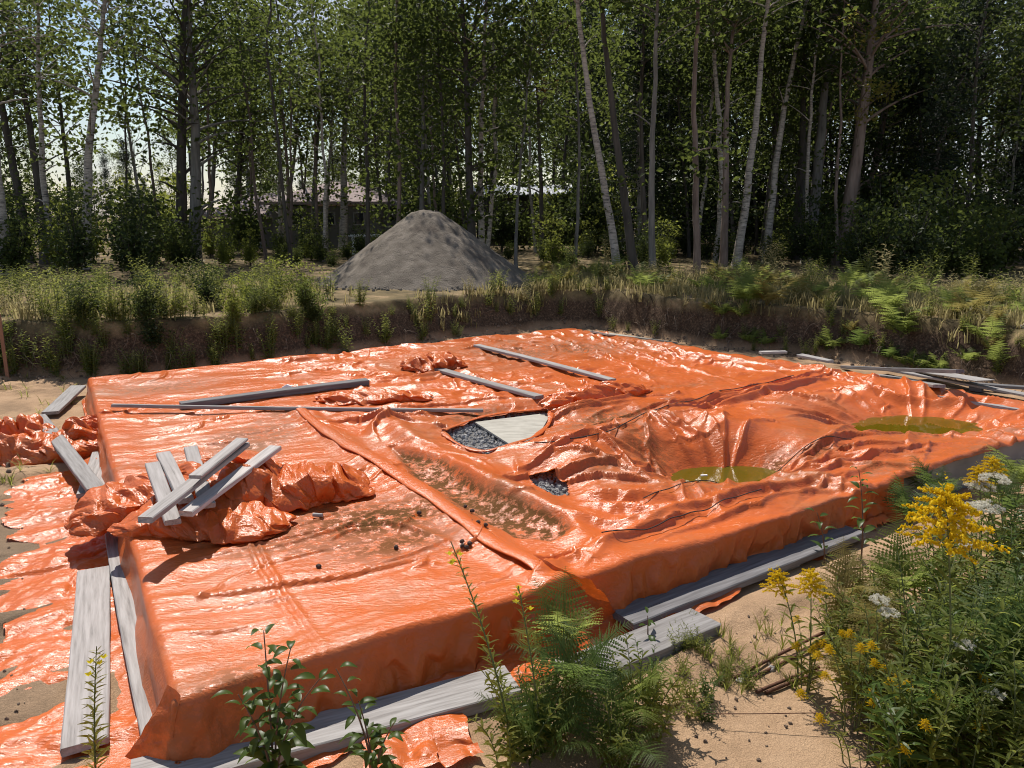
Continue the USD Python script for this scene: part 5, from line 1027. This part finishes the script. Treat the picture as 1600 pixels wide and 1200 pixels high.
for i_, (x, y) in enumerate(band(16, 40, 500, .15, 1.6, 21)): copy_of(SHRUB[(0, 2, 4)[i_ % 3]], 'bush', (x, y, gz(x, y) - .05), i_ * 1.3, .25 + .12 * ((i_ * 7) % 5) / 4, near_label(x, y, 'small lip bush', 'before'), 'bush', 'bushes on the left lip')
# dry grass on the bank: uncountable
r = np.random.default_rng(31); gb_ = MB(); spots = np.array(band(1900, 860, 1660, .3, 5.5, 7) + band(500, -60, 560, .5, 5, 8) + band(120, 640, 900, .2, .9, 9))
for x, y in spots:
    z = gz(x, y); m = 7; a = r.uniform(0, 6.28, m); L = r.uniform(.08, .30, m); le = r.uniform(.1, .5, m)
    d = np.stack([np.cos(a), np.sin(a), 0 * a], -1); b0 = np.array([x, y, z - .01]) + r.normal(0, .05, (m, 3)) * [1, 1, 0]; w = np.stack([-np.sin(a), np.cos(a), 0 * a], -1) * .009
    mid = b0 + d * (L * le * .4)[:, None] + [0, 0, 1] * (L * .6)[:, None]; tip = b0 + d * (L * le * 1.2)[:, None] + [0, 0, 1] * (L)[:, None]
    v = np.stack([b0 - w, b0 + w, mid + w, mid - w, tip], 1).reshape(-1, 3); i = np.arange(m)[:, None] * 5; gb_.add(v, np.vstack([i + [0, 1, 2], i + [0, 2, 3], i + [3, 2, 4]]))
put('dry_grass', gb_.get(), M['straw'], kind='stuff', label='pale dry grass over the bank top')
# roots hanging out of the bank face
r = np.random.default_rng(37); rb = MB()
for x, y in band(150, 840, 1640, -.12, .28, 10) + band(90, 0, 800, -.12, .25, 11):
    z = gz(x, y) + .02; n = unit(np.array([-x, -y + 2])); q = np.array([x, y, z]); L = r.uniform(.12, .45)
    rb.add(*tube(curve([q, q + [n[0] * L * .4 + r.normal(0, .06), n[1] * L * .4, .02], q + [n[0] * L * .6 + r.normal(0, .12), n[1] * L * .6, -L * .5]], 7), np.linspace(.007, .003, 7), 4, caps=False))
put('bank_roots', rb.get(), M['root'], kind='stuff', label='thin roots hanging from the cut face of the bank')
# clods and stones at the foot of the bank and on the sand
r = np.random.default_rng(41); cb = MB(); ic = trimesh.creation.icosphere(1)
for x, y in band(260, 0, 1640, -.35, .15, 12) + [tuple(P(r.uniform(980, 1240), r.uniform(960, 1190))[:2]) for _ in range(60)] + [tuple(P(r.uniform(0, 45), r.uniform(700, 1195))[:2]) for _ in range(40)]:
    s = r.uniform(.008, .035) if y > 6 else r.uniform(.004, .012); cb.add(np.array(ic.vertices) * s * r.uniform(.6, 1.2, 3) + r.normal(0, s * .15, (42, 3)) + [x, y, gz(x, y) + s * .3], np.array(ic.faces))
put('soil_clods', cb.get(), M['root'], kind='stuff', label='crumbs of soil and pebbles scattered on the sand')

# ------------------------------------------------------------------ foreground plants, one by one
def stand(px_base, px_top=None, z=None, dist=None):
    p = P(*px_base, 0.0) if dist is None else PY(*px_base, dist); p[2] = gz(p[0], p[1]); return p
def hgt(p, px_top): return max(.08, PY(*px_top, p[1])[2] - p[2])
def weedy(name, label, cat, base, top, stems, leaf, nl, mat_, flower=None, fmat=None, fname='flower_head', spread=.25, droop=.5, w=.25, seed=0, stem_m='stem', lean=0.0, base_y=None):
    r = np.random.default_rng(5000 + seed); p = stand(base, dist=base_y); H = hgt(p, top); t = thing(name, label, cat, p, 0)
    st, lv, fl = weed_parts(r, stems, H, leaf, nl, droop, w, spread, flower)
    dx = PY(*top, p[1])[0] - p[0]
    sh = lambda g: (g[0] + np.stack([dx * (np.clip(g[0][:, 2] / H, 0, 1.2)) ** 1.5, 0 * g[0][:, 0], 0 * g[0][:, 0]], -1), g[1])
    put('stem', sh(st.get()), M[stem_m], t, smooth=True); put('leaves', sh(lv.get()), M[mat_], t)
    for g in fl: put(fname, sh(g.get()), M[fmat], t)
    return t
# goldenrod
weedy('goldenrod', 'tall goldenrod with the widest yellow plume, at the right', 'wildflower', (1478, 1150), (1478, 775), 1, .16, 44, 'weed_dark', gold_head(.38), 'gold', seed=1, w=.22)
weedy('goldenrod', 'goldenrod with dull yellow plumes left of the tallest one', 'wildflower', (1262, 1075), (1262, 856), 2, .12, 26, 'weed', gold_head(.17), 'gold', seed=2, spread=.16)
weedy('goldenrod', 'goldenrod with a small yellow plume high at the right margin', 'wildflower', (1532, 905), (1532, 712), 2, .12, 26, 'weed', gold_head(.17), 'gold', seed=3, spread=.12)
for i, (b, tq, lab) in enumerate((((1330, 1130), (1330, 985), 'low goldenrod with scattered yellow tufts left of the tall stem'), ((1262, 1080), (1280, 990), 'low goldenrod nearest the rusty bars'), ((1390, 1160), (1392, 1050), 'low goldenrod with orange yellow tufts below the tall plume'), ((1350, 1195), (1350, 1080), 'lowest goldenrod tufts near the bottom edge right of the path'), ((1420, 1120), (1400, 990), 'goldenrod tufts close by the foot of the tall plume'))):
    weedy('goldenrod', lab, 'wildflower', b, tq, 6, .07, 18, 'weed', gold_head(.055), 'gold', seed=10 + i, spread=.30, droop=.4, w=.18)
# white flowers
weedy('white_wildflower', 'large cluster of cream white flower heads at the right margin', 'wildflower', (1572, 930), (1560, 752), 4, .14, 26, 'weed_dark', white_head(.17), 'white', seed=20, spread=.30)
weedy('white_wildflower', 'cream white flower head just below right of the widest yellow plume', 'wildflower', (1545, 1000), (1545, 812), 2, .12, 24, 'weed_dark', white_head(.08), 'white', seed=21, spread=.2)
weedy('white_wildflower', 'small cream white flower head among ferns left of the tall yellow plume', 'wildflower', (1386, 1060), (1384, 903), 2, .11, 22, 'weed', white_head(.10), 'white', seed=22, spread=.12)
weedy('white_wildflower', 'faded white flower head low in the right thicket', 'wildflower', (1535, 1180), (1535, 1035), 2, .11, 22, 'weed_dark', white_head(.09), 'white', seed=23, spread=.12)
# saplings in front
def sapling(label, base, tops, nleaf, leaf, seed, base_y=None, name='cherry_sapling'):
    r = np.random.default_rng(6000 + seed); p = stand(base, dist=base_y); t = thing(name, label, 'sapling', p, 0)
    for tp_ in tops:
        q = PY(*tp_, p[1] + r.uniform(-.06, .06)) - p; c = curve([[0, 0, 0], q * [.3, .4, .5], q], 14); put('stem', tube(c, np.linspace(.006, .0022, 14), 6), M['stem_red'], t, smooth=True)
        for j in range(nleaf):
            f = .15 + .85 * j / (nleaf - 1); k = f * 13; i = min(12, int(k)); b = c[i] + (c[i + 1] - c[i]) * (k - i); L = leaf * r.uniform(.75, 1.2) * (1.1 - .45 * f)
            v, fc = strip_leaf(L, L * .48, 7, r.uniform(.5, 1.2), .18); v[:, 0] += .02
            put('leaf', (orient(v, b, j * 2.4 + r.uniform(-.5, .5), r.uniform(-.1, .5), r.uniform(-.3, .3)), fc), M['cherry'], t, smooth=True)
sapling('leafy sapling with oval leaves growing before the front corner of the tarp', (430, 1235), ((412, 985), (372, 1085), (500, 1060), (455, 1010)), 21, .125, 1)
sapling('smaller oval leaved sapling at the bottom right of the leafier one', (585, 1225), ((525, 1045), (560, 1095), (615, 1130)), 14, .105, 2)
sapling('slender sapling standing against the tarp hem near the goldenrods', (1345, 880), ((1342, 735),), 20, .12, 3)
sapling('little sapling by the end of the dark front plank', (1288, 880), ((1276, 800),), 10, .11, 4)
sapling('small leafy shoot growing at the edge of the thick grey plank', (1012, 1010), ((1012, 962),), 7, .08, 5)
# evening primroses
def primrose(label, base, top, seed):
    weedy('evening_primrose', label, 'wildflower', base, top, 1, .08, 110, 'weed', small_flowers(4, .12), 'yellow', seed=30 + seed, droop=.25, w=.20)
primrose('evening primrose spike with yellow blossoms, the tall one before the tarp', (800, 1190), (712, 865), 1)
primrose('evening primrose spike just right of the tallest one', (845, 1180), (802, 878), 2)
primrose('small evening primrose before the wide pale plank', (152, 1235), (150, 1028), 3)
# ferns
def fern(label, base, L, n, mat_='fern', seed=0, lift=0.0, npin=25):
    r = np.random.default_rng(7000 + seed); p = stand(base); p[2] += lift; t = thing('fern', label, 'fern', p, r.uniform(0, 6.28)); put('fronds', fern_parts(r, n, L, npin), M[mat_], t)
fern('large bracken fern in front of the tarp corner flap', (900, 1120), .52, 8, 'fern_dark', 1, .12)
fern('dark bracken fern low beside the long front plank', (850, 1190), .42, 7, 'fern_dark', 2, .05)
fern('bracken fern at the right edge of the front clump', (985, 1135), .40, 7, 'fern', 3, .05)
fern('small bracken fern at the bottom of the front clump', (960, 1185), .40, 8, 'fern_dark', 4)
fern('bracken fern reaching up before the corner flap', (880, 1050), .44, 6, 'fern', 5, .12)
for i, (b, L, n, mt, lab) in enumerate((((1400, 1120), .55, 9, 'fern_dry', 'yellowing fern beside the path at the right'), ((1340, 1010), .50, 8, 'fern_dry', 'yellowing fern behind the low goldenrods'), ((1400, 960), .50, 8, 'fern', 'pale fern between the sapling and the yellow plume'), ((1310, 960), .42, 7, 'fern_dry', 'thin yellow fern near the end of the dark plank'),
        ((1560, 1010), .60, 10, 'fern', 'broad fern in the right thicket below the white flowers'), ((1500, 1060), .55, 9, 'fern_dark', 'dark fern behind the tall goldenrod stem'), ((1590, 1120), .60, 10, 'fern_dark', 'dark fern in the bottom right thicket'), ((1460, 800), .5, 8, 'fern_dark', 'dark fern against the bare concrete wall'), ((1420, 830), .45, 8, 'fern_dark', 'dark fern at the corner where the tarp hem ends'),
        ((1590, 780), .55, 9, 'fern', 'fern by the far end of the concrete wall'), ((1565, 830), .5, 8, 'fern_dark', 'fern between the concrete wall and the white flowers'), ((1640, 900), .6, 9, 'fern', 'fern at the right margin behind the white flowers'), ((1320, 1090), .36, 7, 'fern_dry', 'drooping yellow fern at the edge of the sand path'), ((1450, 1180), .45, 9, 'fern_dark', 'dark fern at the bottom edge beneath the tall goldenrod'))):
    fern(lab, b, L, n, mt, 20 + i, .05)
# leafy filler stems of the thickets, individuals of two groups
rt = np.random.default_rng(77); k = 0
THK = []
for k in range(5):
    r = np.random.default_rng(940 + k); pr = proto('thicket_weed_%s' % 'abcde'[k]); st, lv, fl = weed_parts(r, 5, .55, .13, 26, spread=.3, w=.26); put('stem', st.get(), M['stem'], pr); put('leaves', lv.get(), M[('weed_dark', 'weed', 'weed_dark', 'cherry', 'weed')[k]], pr); THK.append(pr)
ANCH = (((1478, 1000), 'the tallest goldenrod'), ((1262, 960), 'the dull goldenrod'), ((1560, 850), 'the large white flower cluster'), ((1384, 960), 'the small white flower head'), ((1535, 1120), 'the faded white flower'), ((1350, 1120), 'the lowest goldenrod tufts'), ((900, 1080), 'the large front fern'), ((985, 1110), 'the right front fern'), ((850, 1170), 'the low front fern'), ((960, 1180), 'the small front fern'), ((1590, 1080), 'the dark corner fern'), ((1146, 1050), 'the upper rusty bar'), ((1196, 1075), 'the lower rusty bars'), ((1098, 1110), 'the string end'))
_ac = {}
def by_label(q, kind):
    a = min(ANCH, key=lambda t: (t[0][0] - q[0]) ** 2 + (t[0][1] - q[1]) ** 2)[1]; k = _ac[(a, kind)] = _ac.get((a, kind), -1) + 1
    return f"{('', 'second', 'third', 'fourth', 'fifth', 'sixth', 'seventh', 'eighth', 'ninth', 'tenth', 'eleventh', 'twelfth', 'thirteenth', 'fourteenth', 'fifteenth', 'sixteenth', 'seventeenth', 'eighteenth', 'nineteenth', 'twentieth', 'twenty-first', 'twenty-second', 'twenty-third', 'twenty-fourth')[min(k, 23)]} {kind} beside {a}".strip()
def thick(n, poly, sc, label, group, seed):
    r = np.random.default_rng(seed); poly = np.array(poly, float); lo, hi = poly.min(0), poly.max(0); c = 0
    while c < n:
        q = lo + (hi - lo) * r.random(2)
        if not inside(q[:1], q[1:], poly)[0]: continue
        p = P(*q, 0.0); c += 1
        copy_of(THK[r.integers(5)], 'leafy_weed', (p[0], p[1], gz(p[0], p[1]) - .02), r.uniform(0, 6.28), r.uniform(*sc), by_label(q, label), 'weed', group)
thick(62, ((1420, 1260), (1330, 1130), (1420, 1030), (1450, 930), (1530, 850), (1700, 780), (1800, 1300)), (.7, 1.15), 'dense green thicket weed', 'weeds of the right thicket', 3)
thick(16, ((1270, 1110), (1300, 960), (1400, 900), (1430, 1020), (1340, 1110)), (.4, .7), 'low green weed', 'weeds under the goldenrods', 4)
thick(13, ((760, 1230), (790, 1130), (900, 1110), (1010, 1100), (1030, 1180), (960, 1230)), (.45, .8), 'leafy green weed', 'weeds in the front clump', 5)
thick(6, ((1040, 1140), (1060, 1085), (1110, 1080), (1110, 1130)), (.22, .35), 'low yellowish plant', 'low plants at the path edge', 6)
thick(16, ((1040, 1060), (1060, 1000), (1180, 1010), (1190, 1080)), (.18, .32), 'sparse small weed', 'small weeds on the sand', 7)
# sprigs of grass on the sand
r = np.random.default_rng(61); sb = MB()
for _ in range(46):
    p = P(r.uniform(1040, 1260), r.uniform(960, 1090)); z = gz(p[0], p[1])
    for j in range(9):
        a = r.uniform(0, 6.28); v, f = strip_leaf(r.uniform(.05, .14), .006, 4, .5, .1); sb.add(orient(v, np.array([p[0], p[1], z]), a, r.uniform(.6, 1.3)), f)
for _ in range(40):
    p = P(r.uniform(0, 130), r.uniform(590, 760)); z = gz(p[0], p[1])
    for j in range(10):
        a = r.uniform(0, 6.28); v, f = strip_leaf(r.uniform(.06, .2), .009, 4, .6, .1); sb.add(orient(v, np.array([p[0], p[1], z]), a, r.uniform(.3, 1.2)), f)
put('grass_sprigs', sb.get(), M['weed'], kind='stuff', label='sparse sprigs of grass on the bare sand')
# rusty bars and string
for i, (a, b, lab) in enumerate((((1146, 1058), (1300, 985), 'upper rusty steel bar lying on the sand'), ((1178, 1056), (1300, 1000), 'second rusty steel bar just below the upper one'), ((1182, 1080), (1280, 1040), 'lower rusty steel bar on the sand'), ((1196, 1080), (1285, 1046), 'rusty steel bar paired with the lower one'))):
    p, q = P(*a, .02), P(*b, .02); p[2] = gz(*p[:2]) + .012; q[2] = gz(*q[:2]) + .014
    put('steel_bar', tube(curve([p, (p + q) / 2 + [0, 0, .004], q], 10), .009, 8), M['rust'], smooth=True, label=lab, cat='steel bar')
p, q = P(1098, 1113, .07), P(1330, 1113, .10); p[2] = gz(*p[:2]) + .06; q[2] = gz(*q[:2]) + .10
put('string', tube(curve([p, (p + q) / 2 - [0, 0, .004], q], 20), .0022, 6), M['rust'], smooth=True, label='taut brown string just above the sand path', cat='string')
for i, (px, s, lab) in enumerate((((1158, 1063), .026, 'whitish stone at the end of the upper rusty bar'), ((1205, 1046), .022, 'grey stone between the rusty bars'), ((32, 1188), .024, 'left dark pebble by the bottom left corner'), ((47, 1190), .020, 'right dark pebble by the bottom left corner'), ((878, 1040), .05, 'pale flat stone among the ferns at the front'), ((1600, 560), .12, 'pale stone in the earth of the bank at the right margin'))):
    r = np.random.default_rng(80 + i); p = P(*px, .01); 
    if i == 5: p = P(*px, .35)
    p[2] = gz(p[0], p[1]); ic = trimesh.creation.icosphere(2); v = np.array(ic.vertices) * s * r.uniform(.7, 1.2, 3) * [1, 1, .7]; v += unit(v) * (meshkit.noise(v * 2 / s, i)[:, None] - .5) * s * .5
    put('stone', (v, np.array(ic.faces)), M['stone'], loc=p + [0, 0, s * .3], label=lab, cat='stone')
